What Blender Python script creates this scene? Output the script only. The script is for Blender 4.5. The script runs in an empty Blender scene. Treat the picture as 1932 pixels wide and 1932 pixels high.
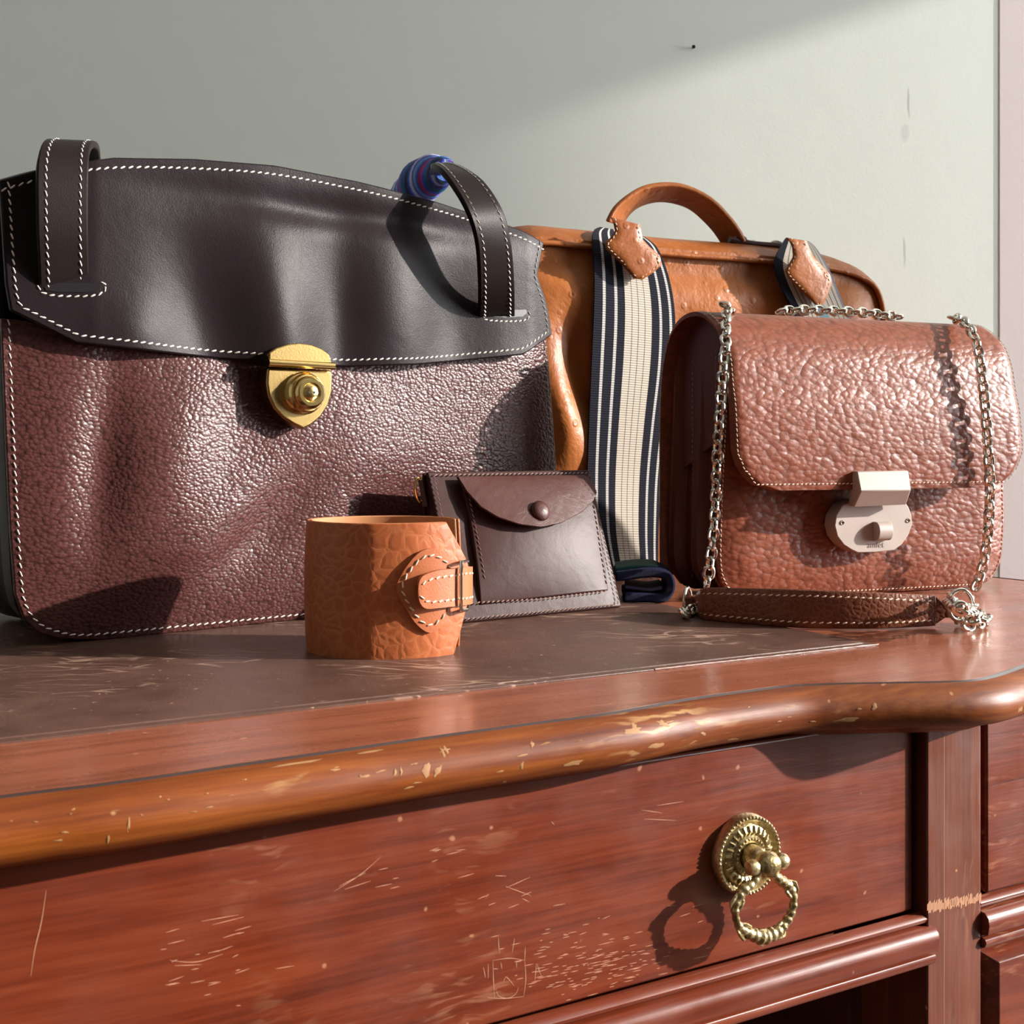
import bpy, bmesh, math, random
from mathutils import Vector as V, Matrix
R = math.radians
random.seed(7)
scene = bpy.context.scene

# ------------------------------------------------------------------ camera, sky, sun, exposure
F, CX, HY = 2100.0, 966.0, 850.0          # focal length, centre column and horizon row of the 1932 px photograph
T, H = 0.75, 0.11                         # table height, camera height above the table
CAM = V((0, 0, T + H))
cd = bpy.data.cameras.new('camera'); cam = bpy.data.objects.new('camera', cd)
scene.collection.objects.link(cam); scene.camera = cam
cam.location = CAM; cam.rotation_euler = (R(90), 0, 0)
cd.sensor_width = 36; cd.lens = 36 * F / 1932; cd.shift_y = -(966 - HY) / 1932; cd.clip_start = 0.01
cd.dof.use_dof = True; cd.dof.focus_distance = 0.68; cd.dof.aperture_fstop = 32

AZ, EL = R(3.5), R(18.5)
SUN = V((math.cos(AZ) * math.cos(EL), -math.sin(AZ) * math.cos(EL), math.sin(EL)))   # towards the sun
world = bpy.data.worlds.new('sky'); scene.world = world; world.use_nodes = True
bg = world.node_tree.nodes['Background']
bg.inputs[0].default_value = (0.93, 0.97, 1.0, 1); bg.inputs[1].default_value = 18.0
sl = bpy.data.lights.new('sun', 'SUN'); so = bpy.data.objects.new('sun', sl); scene.collection.objects.link(so)
sl.energy = 9.0; sl.angle = R(0.8); sl.color = (1.0, 0.93, 0.86)
so.rotation_euler = SUN.to_track_quat('Z', 'Y').to_euler(); so.location = (3.5, -0.5, 2.5)
scene.view_settings.view_transform = 'Standard'; scene.view_settings.look = 'None'
scene.view_settings.gamma = 1; scene.view_settings.use_curve_mapping = False
scene.view_settings.exposure = 0.0
scene.cycles.use_denoising = True
scene.cycles.max_bounces = 8; scene.cycles.diffuse_bounces = 5
scene.cycles.sample_clamp_indirect = 6
scene.cycles.caustics_reflective = False

# ------------------------------------------------------------------ geometry helpers
def ray(px, py): return V(((px - CX) / F, 1, (HY - py) / F))
def tab(px, py, z=0.0):
    "the point at height z over the table top seen at this pixel"
    return CAM + ray(px, py) * ((H - z) * F / (py - HY))
def up(p, py): return V((p.x, p.y, CAM.z + (HY - py) / F * p.y))

class Frame:
    def __init__(s, o, ux, uy=V((0, 0, 1))):
        s.o = V(o); s.ux = V(ux).normalized(); s.uy = V(uy).normalized(); s.n = s.ux.cross(s.uy).normalized()
    def p(s, u, v, w=0): return s.o + s.ux * u + s.uy * v + s.n * w
    def px(s, x, y, w=0):
        r = ray(x, y); k = (s.o + s.n * w - CAM).dot(s.n) / r.dot(s.n)
        return CAM + r * k
    def uv(s, x, y, w=0):
        d = s.px(x, y, w) - s.o
        return d.dot(s.ux), d.dot(s.uy)
    def off(s, w): return Frame(s.o + s.n * w, s.ux, s.uy)

def lerp(a, b, t): return tuple(x + (y - x) * t for x, y in zip(a, b))
def resample(pts, n):
    pts = [tuple(p) for p in pts]
    d = [0]
    for a, b in zip(pts, pts[1:]): d.append(d[-1] + math.dist(a, b))
    out = []; k = 0
    for i in range(n):
        t = d[-1] * i / (n - 1)
        while k < len(pts) - 2 and d[k + 1] < t: k += 1
        q = (t - d[k]) / max(1e-12, d[k + 1] - d[k])
        out.append(lerp(pts[k], pts[k + 1], min(1, max(0, q))))
    return out
def smooth(pts, n, closed=False):
    pts = [tuple(p) for p in pts]; m = len(pts); out = []
    g = lambda i: pts[i % m] if closed else pts[max(0, min(m - 1, i))]
    for i in range(m if closed else m - 1):
        a, b, c, d = g(i - 1), g(i), g(i + 1), g(i + 2)
        for k in range(8):
            t = k / 8
            out.append(tuple(0.5 * (2 * q + (-p + r) * t + (2 * p - 5 * q + 4 * r - s) * t * t + (-p + 3 * q - 3 * r + s) * t ** 3)
                             for p, q, r, s in zip(a, b, c, d)))
    out.append(pts[0] if closed else pts[-1])
    return resample(out, n)

def coons(top, bottom, left, right, nu, nv):
    "2-D grid [i along width][j upwards]; all curves left to right / bottom to top"
    b, t, l, r = resample(bottom, nu), resample(top, nu), resample(left, nv), resample(right, nv)
    P = []
    for i in range(nu):
        s = i / (nu - 1); col = []
        for j in range(nv):
            q = j / (nv - 1)
            col.append(tuple((1 - q) * b[i][k] + q * t[i][k] + (1 - s) * l[j][k] + s * r[j][k]
                - ((1 - s) * (1 - q) * b[0][k] + s * (1 - q) * b[-1][k] + (1 - s) * q * t[0][k] + s * q * t[-1][k]) for k in range(2)))
        P.append(col)
    return P

class Mesh:
    def __init__(s): s.v = []; s.f = []; s.uv = {}
    def add(s, vs, fs, uvs=None):
        o = len(s.v); s.v += [V(p) for p in vs]; s.f += [tuple(i + o for i in f) for f in fs]
        if uvs:
            for i, c in enumerate(uvs): s.uv[o + i] = c
        return s
    def slab(s, P, t, N=None, closed=False):
        "thick sheet under the grid P[i][j]; N overrides the normals"
        n, m = len(P), len(P[0]); top = []; bot = []; uvs = []
        for i in range(n):
            for j in range(m):
                p = V(P[i][j])
                if N is None:
                    a = V(P[(i + 1) % n if closed else min(n - 1, i + 1)][j]) - V(P[(i - 1) % n if closed else max(0, i - 1)][j])
                    b = V(P[i][min(m - 1, j + 1)]) - V(P[i][max(0, j - 1)])
                    q = a.cross(b); q = q.normalized() if q.length > 1e-14 else V((0, -1, 0))
                else: q = N
                top.append(p); bot.append(p - q * t); uvs.append((j / (m - 1), i / (n - 1)))
        k = n * m; ix = lambda i, j: (i % n) * m + j
        fs = []
        for i in range(n if closed else n - 1):
            for j in range(m - 1):
                a, b, c, d = ix(i, j), ix(i + 1, j), ix(i + 1, j + 1), ix(i, j + 1)
                fs += [(a, b, c, d), (a + k, d + k, c + k, b + k)]
        for i in range(n if closed else n - 1):
            for j, fl in ((0, 1), (m - 1, 0)):
                a, b = ix(i, j), ix(i + 1, j)
                fs.append((a, a + k, b + k, b) if fl else (a, b, b + k, a + k))
        if not closed:
            for j in range(m - 1):
                for i, fl in ((0, 0), (n - 1, 1)):
                    a, b = ix(i, j), ix(i, j + 1)
                    fs.append((a, a + k, b + k, b) if fl else (a, b, b + k, a + k))
        return s.add(top + bot, fs, uvs + uvs)
    def ribbon(s, A, B, t, n=40, m=7, crown=0.0, bulge=None):
        A, B = smooth(A, n), smooth(B, n); P = []
        for i in range(n):
            P.append([V(A[i]).lerp(V(B[i]), j / (m - 1)) for j in range(m)])
        if crown:
            Q = []
            for i in range(n):
                d = V(P[min(n - 1, i + 1)][m // 2]) - V(P[max(0, i - 1)][m // 2]); e = P[i][-1] - P[i][0]
                nn = d.cross(e).normalized()
                Q.append([P[i][j] + nn * crown * (1 - (2 * j / (m - 1) - 1) ** 4) for j in range(m)])
            P = Q
        return s.slab(P, t)
    def tube(s, path, r, seg=10, closed=False, flat=None):
        path = [V(p) for p in path]; n = len(path); rs = r if isinstance(r, (list, tuple)) else [r] * n
        vs = []; prev = None
        for i in range(n):
            d = (path[(i + 1) % n] - path[i - 1]) if closed else (path[min(n - 1, i + 1)] - path[max(0, i - 1)])
            d.normalize()
            if prev is None:
                a = d.orthogonal().normalized() if flat is None else (flat - d * flat.dot(d)).normalized()
            else:
                a = prev - d * prev.dot(d); a = a.normalized() if a.length > 1e-9 else d.orthogonal().normalized()
            prev = a; b = d.cross(a)
            for k in range(seg):
                g = 2 * math.pi * k / seg
                vs.append(path[i] + (a * math.cos(g) + b * math.sin(g)) * rs[i])
        fs = []
        for i in range(n if closed else n - 1):
            for k in range(seg):
                a, b = i * seg + k, i * seg + (k + 1) % seg
                c, d = ((i + 1) % n) * seg + (k + 1) % seg, ((i + 1) % n) * seg + k
                fs.append((a, b, c, d))
        if not closed: fs += [tuple(range(seg - 1, -1, -1)), tuple(range((n - 1) * seg, n * seg))]
        uvs = [(k / seg, i / max(1, n - 1)) for i in range(n) for k in range(seg)]
        return s.add(vs, fs, uvs)
    def lathe(s, prof, o, ax, seg=40, squash=None):
        ax = V(ax).normalized(); a = V((0, 0, 1)); a = (a - ax * a.dot(ax)).normalized(); b = ax.cross(a)
        n = len(prof); vs = [V(o) + ax * h + (a * math.cos(2 * math.pi * k / seg) + b * math.sin(2 * math.pi * k / seg)) * max(r, 1e-5)
                             for r, h in prof for k in range(seg)]
        fs = [(i * seg + k, i * seg + (k + 1) % seg, (i + 1) * seg + (k + 1) % seg, (i + 1) * seg + k) for i in range(n - 1) for k in range(seg)]
        return s.add(vs, fs)
    def prism(s, poly, back):
        "closed polygon (3-D points) pushed along the vector back"
        n = len(poly); a = [V(p) for p in poly]; b = [p + back for p in a]
        fs = [tuple(range(n)), tuple(range(2 * n - 1, n - 1, -1))] + [(i, i + n, (i + 1) % n + n, (i + 1) % n) for i in range(n)]
        return s.add(a + b, fs)
    def box(s, fr, u0, u1, v0, v1, w0, w1):
        return s.prism([fr.p(u0, v0, w1), fr.p(u1, v0, w1), fr.p(u1, v1, w1), fr.p(u0, v1, w1)], fr.n * (w0 - w1))
    def abox(s, x0, x1, y0, y1, z0, z1):
        return s.prism([(x0, y0, z0), (x1, y0, z0), (x1, y1, z0), (x0, y1, z0)], V((0, 0, z1 - z0)))
    def sweep(s, path, nrm, prof):
        "profile [(out, z)] carried along path with horizontal outward normals"
        P = [[V(p) + V(nn) * o + V((0, 0, z)) for o, z in prof] for p, nn in zip(path, nrm)]
        n, m = len(P), len(prof)
        fs = [(i * m + j, (i + 1) * m + j, (i + 1) * m + j + 1, i * m + j + 1) for i in range(n - 1) for j in range(m - 1)]
        fs += [tuple(range(m)), tuple(range((n - 1) * m + m - 1, (n - 1) * m - 1, -1))]
        return s.add([p for c in P for p in c], fs)
    def stitch(s, pts, nrm, pitch=0.0045, ln=0.0034, r=0.00042, slant=0.32):
        "a row of slanting thread stitches lying on the line pts"
        pts = [V(p) for p in pts]; L = sum((b - a).length for a, b in zip(pts, pts[1:])); n = max(2, int(L / pitch))
        q = [V(p) for p in resample(pts, n + 1)]
        for a, b in zip(q, q[1:]):
            d = (b - a).normalized(); nn = V(nrm(a) if callable(nrm) else nrm).normalized()
            sd = nn.cross(d).normalized(); d = (d * math.cos(slant) + sd * math.sin(slant)).normalized(); sd = nn.cross(d).normalized()
            c = (a + b) / 2; h = ln / 2
            vs = [c - d * h - nn * r * .5]
            for k in (-.45, .45):
                for x, y in ((1, 0), (0, 1), (-1, 0), (0, -.6)): vs.append(c + d * h * k * 1.4 + sd * x * r + nn * y * r)
            vs.append(c + d * h - nn * r * .5)
            fs = [(0, 1 + (k + 1) % 4, 1 + k) for k in range(4)] + [(1 + k, 1 + (k + 1) % 4, 5 + (k + 1) % 4, 5 + k) for k in range(4)] + [(9, 5 + k, 5 + (k + 1) % 4) for k in range(4)]
            s.add(vs, fs)
        return s
    def build(s, name, mat, parent=None, bevel=0, seg=2, angle=40, flat=False, kind=None, label=None, recalc=True):
        off = wloc(parent)
        me = bpy.data.meshes.new(name); bm = bmesh.new(); uvl = bm.loops.layers.uv.new('UVMap') if s.uv else None
        vs = [bm.verts.new(p - off) for p in s.v]
        for f in s.f:
            try: bm.faces.new([vs[i] for i in f])
            except ValueError: pass
        bm.verts.index_update()
        if recalc: bmesh.ops.recalc_face_normals(bm, faces=bm.faces[:])
        if uvl:
            for f in bm.faces:
                for l in f.loops: l[uvl].uv = s.uv.get(l.vert.index, (0, 0))
        bm.to_mesh(me); bm.free()
        o = bpy.data.objects.new(name, me); scene.collection.objects.link(o)
        me.materials.append(mat)
        if not flat:
            me.polygons.foreach_set('use_smooth', [True] * len(me.polygons)); me.set_sharp_from_angle(angle=R(angle))
        if bevel:
            b = o.modifiers.new('bevel', 'BEVEL'); b.width = bevel; b.segments = seg; b.limit_method = 'ANGLE'; b.angle_limit = R(50); b.harden_normals = False
        if parent: o.parent = parent
        if kind: o['kind'] = kind
        if label: o['label'] = label
        return o

def wloc(o):
    p = V((0, 0, 0))
    while o is not None: p += o.location; o = o.parent
    return p
def thing(name, label, cat, loc, group=None):
    o = bpy.data.objects.new(name, None); scene.collection.objects.link(o); o.location = loc
    o.empty_display_size = 0.05; o['label'] = label; o['category'] = cat
    if group: o['group'] = group
    return o
def structure(o): o['kind'] = 'structure'; return o

def inset(pts, d):
    "open 2-D polyline moved to its left by d"
    out = []
    for i, p in enumerate(pts):
        a = pts[max(0, i - 1)]; b = pts[min(len(pts) - 1, i + 1)]
        x, y = b[0] - a[0], b[1] - a[1]; l = math.hypot(x, y) or 1
        out.append((p[0] - y / l * d, p[1] + x / l * d))
    return out
def gauss(u, v, cu, cv, su, sv, a=0):
    x, y = u - cu, v - cv; c, s = math.cos(a), math.sin(a)
    x, y = x * c + y * s, -x * s + y * c
    return math.exp(-(x / su) ** 2 - (y / sv) ** 2)

# ------------------------------------------------------------------ materials
class Nodes:
    def __init__(s, name):
        s.m = bpy.data.materials.new(name); s.m.use_nodes = True; s.t = s.m.node_tree
        s.b = s.t.nodes['Principled BSDF']; s.co = None
    def n(s, typ, **kw):
        x = s.t.nodes.new(typ)
        for k, v in kw.items():
            if k in x.inputs.keys(): s.set(x.inputs[k], v)
            else: setattr(x, k, v)
        return x
    def set(s, sock, v):
        if isinstance(v, bpy.types.NodeSocket): s.t.links.new(v, sock)
        else: sock.default_value = v
    def obj(s):
        if s.co is None: s.co = s.t.nodes.new('ShaderNodeTexCoord')
        return s.co.outputs['Object']
    def uv(s):
        if s.co is None: s.co = s.t.nodes.new('ShaderNodeTexCoord')
        return s.co.outputs['UV']
    def map(s, vec, scale=(1, 1, 1), rot=(0, 0, 0), loc=(0, 0, 0)):
        x = s.n('ShaderNodeMapping'); s.set(x.inputs['Vector'], vec); x.inputs['Scale'].default_value = scale
        x.inputs['Rotation'].default_value = rot; x.inputs['Location'].default_value = loc
        return x.outputs[0]
    def noise(s, vec, scale, detail=3, rough=.5, dist=0):
        x = s.n('ShaderNodeTexNoise'); s.set(x.inputs['Vector'], vec)
        x.inputs['Scale'].default_value = scale; x.inputs['Detail'].default_value = detail; x.inputs['Roughness'].default_value = rough
        x.inputs['Distortion'].default_value = dist
        return x.outputs['Fac']
    def voro(s, vec, scale, feature='F1', rand=1.0, smooth=None):
        x = s.n('ShaderNodeTexVoronoi', feature=feature); s.set(x.inputs['Vector'], vec); x.inputs['Scale'].default_value = scale
        x.inputs['Randomness'].default_value = rand
        if smooth is not None: x.inputs['Smoothness'].default_value = smooth
        return x.outputs['Distance']
    def math(s, op, a, b=0.0, clamp=False):
        x = s.n('ShaderNodeMath', operation=op, use_clamp=clamp); s.set(x.inputs[0], a); s.set(x.inputs[1], b); return x.outputs[0]
    def ramp(s, fac, stops, interp='LINEAR'):
        x = s.n('ShaderNodeValToRGB'); s.set(x.inputs[0], fac); r = x.color_ramp; r.interpolation = interp
        while len(r.elements) < len(stops): r.elements.new(0.5)
        for e, (p, c) in zip(r.elements, stops):
            e.position = p; e.color = (c, c, c, 1) if isinstance(c, (int, float)) else tuple(c) + (1,)
        return x.outputs[0]
    def mix(s, fac, a, b):
        x = s.n('ShaderNodeMix', data_type='RGBA'); s.set(x.inputs[0], fac)
        for i, c in ((6, a), (7, b)): s.set(x.inputs[i], tuple(c) + (1,) if isinstance(c, tuple) and len(c) == 3 else c)
        return x.outputs[2]
    def warp(s, vec, scale, amt):
        x = s.n('ShaderNodeTexNoise'); s.set(x.inputs['Vector'], vec); x.inputs['Scale'].default_value = scale; x.inputs['Detail'].default_value = 2
        a = s.n('ShaderNodeVectorMath', operation='MULTIPLY_ADD'); s.set(a.inputs[0], x.outputs['Color']); a.inputs[1].default_value = (amt,) * 3; s.set(a.inputs[2], vec)
        return a.outputs[0]
    def bump(s, h, dist, strength=1.0, prev=None):
        x = s.n('ShaderNodeBump'); x.inputs['Distance'].default_value = dist; x.inputs['Strength'].default_value = strength
        s.set(x.inputs['Height'], h)
        if prev is not None: s.set(x.inputs['Normal'], prev)
        return x.outputs[0]
    def out(s, **kw):
        for k, v in kw.items():
            k = {'color': 'Base Color', 'rough': 'Roughness', 'metal': 'Metallic', 'normal': 'Normal', 'coat': 'Coat Weight', 'coat_rough': 'Coat Roughness',
                 'spec': 'Specular IOR Level', 'sheen': 'Sheen Weight', 'sheen_rough': 'Sheen Roughness'}[k]
            s.set(s.b.inputs[k], tuple(v) + (1,) if isinstance(v, tuple) and len(v) == 3 else v)
        return s.m

def leather(name, col, rough=.42, grain=500, depth=.0004, fine=0.0, spec=.5, var=.15, wrinkle=0.0, coat=0.0, stretch=(1, 1, 1), edge=True, crease=None, wk=1.0):
    N = Nodes(name); c = N.map(N.obj(), stretch)
    w = N.warp(c, grain * .12, wk * .35 / grain * 4)
    if wk > 1: w = N.warp(w, grain * .6, wk * .5 / grain)
    if edge == 'pebble':
        w2 = N.warp(c, grain * .05, wk * 3.0 / grain)
        w2 = N.warp(w2, grain * .3, wk * .7 / grain)
        h = N.voro(w2, grain, 'SMOOTH_F1', smooth=.35); h = N.math('SUBTRACT', 1.0, N.math('POWER', N.math('MULTIPLY', h, 1.25), 1.6))
        h = N.math('ADD', h, N.math('MULTIPLY', N.noise(w2, grain * 2.2, 2), .35))
    elif edge:
        h = N.voro(w, grain, 'DISTANCE_TO_EDGE'); h = N.math('MINIMUM', h, .28); h = N.math('MULTIPLY', h, 3.2)
        h2 = N.voro(w, grain * 2.3, 'SMOOTH_F1', smooth=.5); h = N.math('ADD', h, N.math('MULTIPLY', h2, -.35))
    else:
        h = N.noise(w, grain, 4, .6)
    nrm = N.bump(h, depth)
    if wrinkle:
        nrm = N.bump(N.noise(N.warp(c, 40, .02), 70, 3), wrinkle, 1, nrm)
    if fine: nrm = N.bump(N.noise(c, grain * 5, 2), fine, 1, nrm)
    v = N.noise(N.obj(), 22, 4, .6)
    colr = N.mix(N.math('MULTIPLY', v, 1.0), tuple(x * (1 - var) for x in col), tuple(min(1, x * (1 + var)) for x in col))
    if crease:
        colr = N.mix(N.ramp(h, [(0.35, 1.0), (.75, 0.0)] if edge == 'pebble' else [(0.0, 1.0), (.22, 0.0)]), colr, crease)
    return N.out(color=colr, rough=rough, normal=nrm, spec=spec, coat=coat, coat_rough=.2)

def plain(name, col, rough=.5, metal=0.0, bumpscale=0, dist=0, spec=.5, coat=0.0):
    N = Nodes(name); v = N.noise(N.obj(), 60, 3)
    c = N.mix(v, tuple(x * .9 for x in col), tuple(min(1, x * 1.08) for x in col))
    kw = dict(color=c, rough=rough, metal=metal, spec=spec, coat=coat)
    if bumpscale: kw['normal'] = N.bump(N.noise(N.obj(), bumpscale, 3), dist)
    return N.out(**kw)

def wood(name, dark, mid, light, rot, axis=0, rough=.38, wear=.5, scratch=1.0, coat=.08, bright=(.5, .24, .12), spec=.5):
    N = Nodes(name); c = N.map(N.obj(), rot=(0, 0, rot))
    long = (3.2, 48, 48) if axis == 0 else (48, 48, 3.2)
    g = N.noise(N.map(N.warp(c, 5, .03), long), 1.6, 6, .62, .5)
    fine = (14, 420, 420) if axis == 0 else (420, 420, 14)
    g2 = N.noise(N.map(c, fine), 1.0, 3, .6)
    f = N.math('ADD', N.math('MULTIPLY', g, .60), N.math('MULTIPLY', g2, .40))
    col = N.ramp(f, [(.33, dark), (.5, mid), (.68, light)])
    patch = N.noise(c, 9, 5, .62)
    sc = N.noise(N.map(N.warp(c, 30, .012), (30, 330, 330) if axis == 0 else (330, 330, 30)), 1.0, 2, .5)
    worn = N.math('MULTIPLY', N.ramp(patch, [(.52, 0), (.66, 1.0)]), N.ramp(sc, [(.56, 0), (.66, 1.0)]))
    col = N.mix(N.math('MULTIPLY', worn, wear), col, bright)
    sp = N.voro(N.warp(c, 60, .01), 55, 'F1'); spk = N.ramp(sp, [(.035, 1), (.07, 0)])
    col = N.mix(N.math('MULTIPLY', spk, .55 * scratch), col, tuple(min(1, x * 1.3) for x in bright))
    nrm = N.bump(f, .0006, .5); nrm = N.bump(N.noise(c, 22, 3), .0009, .35, nrm)
    rg = N.ramp(N.noise(c, 26, 4, .6), [(.3, rough - .08), (.7, rough + .14)])
    return N.out(color=col, rough=rg, normal=nrm, coat=coat, coat_rough=.16, spec=spec)

DANG = math.atan2(.469, .883)
M = {}
M['wood'] = wood('mahogany', (.072, .0105, .0036), (.132, .0215, .0068), (.185, .037, .0125), -DANG, bright=(.36, .17, .095))
M['wood_top'] = wood('mahogany_top', (.20, .056, .028), (.29, .086, .043), (.36, .115, .06), -DANG, wear=.25, rough=.26, coat=.35)
M['wood_lip'] = wood('mahogany_edge', (.080, .014, .003), (.165, .038, .0055), (.255, .072, .011), -DANG, wear=.95, rough=.42, coat=.0, spec=.33, bright=(.42, .24, .10))
M['wood_post'] = wood('mahogany_upright', (.085, .022, .011), (.125, .034, .017), (.165, .048, .024), -DANG, axis=2, wear=.2)
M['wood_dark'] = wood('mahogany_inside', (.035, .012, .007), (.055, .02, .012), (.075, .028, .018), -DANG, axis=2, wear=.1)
M['wood_raw'] = plain('bare_wood', (.40, .19, .10), .8)
M['scratch'] = plain('scratched_polish', (.44, .21, .125), .8)
M['groove_dark'] = plain('dark_groove', (.035, .02, .018), .35)

def inlay_material():
    N = Nodes('desk_leather'); c = N.obj()
    g = N.noise(c, 30, 5, .65); col = N.ramp(g, [(.3, (.080, .040, .029)), (.7, (.125, .063, .045))])
    cr = N.voro(N.map(N.warp(c, 25, .03), (20, 95, 1), (0, 0, -DANG)), 1.0, 'DISTANCE_TO_EDGE')
    sel = N.ramp(N.noise(c, 14, 4, .6), [(.5, 0), (.62, 1)])
    worn = N.math('MULTIPLY', N.ramp(cr, [(.018, 1), (.045, 0)]), sel)
    spk = N.ramp(N.voro(N.warp(c, 90, .01), 120), [(.05, 1), (.1, 0)])
    col = N.mix(N.math('MULTIPLY', N.math('MAXIMUM', worn, spk), .85), col, (.42, .27, .20))
    nrm = N.bump(N.noise(c, 900, 3), .0002, .6); nrm = N.bump(N.noise(c, 60, 3), .0006, .5, nrm)
    return N.out(color=col, rough=N.ramp(g, [(.3, .3), (.7, .44)]), normal=nrm, spec=.5)
M['inlay'] = inlay_material()

M['body'] = leather('pebbled_dark_brown_leather', (.078, .026, .0235), rough=.35, grain=480, depth=.00032, spec=.30, wrinkle=.0006, edge='pebble', crease=(.048, .0165, .0148), stretch=(.85, .85, 1.2))
M['flap'] = leather('smooth_black_leather', (.0155, .0102, .0122), rough=.345, grain=1100, depth=.00014, spec=.095, edge=False, wrinkle=.00022)
M['strap_black'] = leather('smooth_black_strap_leather', (.0135, .009, .0087), rough=.36, grain=1300, depth=.00010, spec=.12, edge=False)
M['edge'] = plain('near_black', (.012, .010, .012), .3)
M['thread'] = plain('waxed_white_thread', (.80, .74, .66), .55)
M['thread_tan'] = plain('cream_thread', (.78, .62, .47), .6)
M['thread_dull'] = plain('brown_thread', (.30, .18, .15), .5)
M['brass'] = plain('polished_brass', (.80, .58, .23), .16, 1.0)
M['brass_brush'] = plain('brushed_brass', (.50, .345, .135), .27, 1.0, 900, .00004)
def antique():
    N = Nodes('antique_brass'); c = N.obj()
    g = N.ramp(N.noise(c, 130, 4), [(.35, (.30, .22, .10)), (.65, (.66, .54, .30))])
    return N.out(color=g, metal=.9, rough=.34, normal=N.bump(N.noise(c, 600, 3), .0004))
M['antique'] = antique()
M['steel'] = plain('nickel', (.78, .74, .66), .12, 1.0)
M['tan'] = leather('wrinkled_tan_leather', (.37, .098, .030), rough=.45, grain=135, depth=.00017, fine=.00003, spec=.38, crease=(.42, .125, .042), wk=2.4)
M['tan_flat'] = leather('smooth_tan_leather', (.40, .118, .042), rough=.45, grain=900, depth=.00014, spec=.45, edge=False)
M['tan_lining'] = leather('pale_tan_lining', (.46, .21, .095), rough=.6, grain=900, depth=.0001, spec=.3, edge=False)
M['case'] = leather('glossy_burgundy_leather', (.040, .0155, .0135), rough=.40, grain=1300, depth=.00005, spec=.14, edge=False, wrinkle=.00025)
M['case_flap'] = leather('chestnut_flap_leather', (.060, .0175, .0135), rough=.42, grain=1300, depth=.0001, spec=.35, edge=False, wrinkle=.0008)
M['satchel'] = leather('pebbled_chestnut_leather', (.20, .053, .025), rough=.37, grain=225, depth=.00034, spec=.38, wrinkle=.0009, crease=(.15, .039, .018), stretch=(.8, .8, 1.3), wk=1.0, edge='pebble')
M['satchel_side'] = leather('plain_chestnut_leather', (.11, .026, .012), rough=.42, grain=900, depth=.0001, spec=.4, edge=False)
M['pad'] = leather('chestnut_strap_leather', (.14, .038, .016), rough=.38, grain=260, depth=.0002, spec=.4, crease=(.18, .06, .028))
M['putty'] = plain('putty_enamel', (.39, .32, .28), .45)
M['putty_mark'] = plain('engraved_putty', (.20, .155, .135), .6)

def ostrich():
    N = Nodes('ostrich_leather'); c = N.obj()
    d = N.voro(c, 62, 'F1', .8)
    bump_h = N.ramp(d, [(.0, .45), (.05, .8), (.13, 1.0), (.24, 0.0)])
    col = N.ramp(N.noise(c, 14, 4, .6), [(.3, (.23, .062, .012)), (.7, (.40, .125, .026))])
    col = N.mix(N.ramp(d, [(.03, 1), (.14, 0)]), col, (.17, .04, .012))
    nrm = N.bump(bump_h, .0005, .7); nrm = N.bump(N.noise(N.warp(c, 20, .04), 34, 4, .6), .0032, .6, nrm); nrm = N.bump(N.noise(c, 420, 3), .0002, .6, nrm)
    return N.out(color=col, rough=.43, normal=nrm, spec=.30, coat=.0)
M['ostrich'] = ostrich()

def webbing(name, stops):
    N = Nodes(name); uv = N.uv(); x = N.n('ShaderNodeSeparateXYZ'); N.set(x.inputs[0], uv)
    col = N.ramp(x.outputs[0], stops, 'CONSTANT')
    wv = N.n('ShaderNodeTexWave', bands_direction='Y'); N.set(wv.inputs['Vector'], uv); wv.inputs['Scale'].default_value = 50; wv.inputs['Distortion'].default_value = .4
    col2 = N.mix(N.math('MULTIPLY', wv.outputs['Fac'], .35), col, (.02, .02, .025))
    return N.out(color=col2, rough=.85, normal=N.bump(wv.outputs['Fac'], .0004, .8), spec=.15)
NV, CRM, WH, GR, BL = (.011, .011, .020), (.66, .58, .48), (.60, .58, .55), (.10, .09, .09), (.25, .42, .50)
M['web'] = webbing('navy_cream_webbing', [(0, NV), (.10, WH), (.135, NV), (.245, WH), (.28, NV), (.375, CRM), (.455, GR), (.462, CRM), (.535, GR), (.542, CRM), (.615, GR), (.622, CRM),
                                          (.70, NV), (.80, WH), (.83, NV), (.925, WH), (.955, NV)])
M['web_back'] = webbing('cream_blue_webbing', [(0, NV), (.14, CRM), (.22, GR), (.235, CRM), (.30, GR), (.315, CRM), (.38, GR), (.395, CRM), (.43, BL), (.62, CRM), (.70, GR), (.715, CRM),
                                               (.79, GR), (.805, CRM), (.88, GR), (.895, CRM), (.95, (.3, .3, .36))])
M['navy_knit'] = webbing('navy_band', [(0, (.010, .012, .05)), (.12, (.05, .012, .04)), (.2, (.010, .012, .05))])
def silk():
    N = Nodes('tartan_silk'); uv = N.map(N.uv(), (1, 1, 1)); x = N.n('ShaderNodeSeparateXYZ'); N.set(x.inputs[0], uv)
    t = N.math('ADD', N.math('MULTIPLY', x.outputs[0], 1.2), N.math('MULTIPLY', x.outputs[1], 3.6)); t = N.math('FRACT', t)
    B1, B2 = (.012, .024, .34), (.03, .08, .60)
    col = N.ramp(t, [(0, B1), (.10, (.008, .10, .085)), (.24, B2), (.33, (.45, .012, .03)), (.42, B1), (.55, (.14, .30, .60)), (.63, B1), (.74, (.55, .58, .68)), (.82, B2), (.92, (.008, .008, .04))])
    return N.out(color=col, rough=.6, normal=N.bump(N.noise(N.obj(), 70, 3), .002), spec=.25)
M['silk'] = silk()

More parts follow.
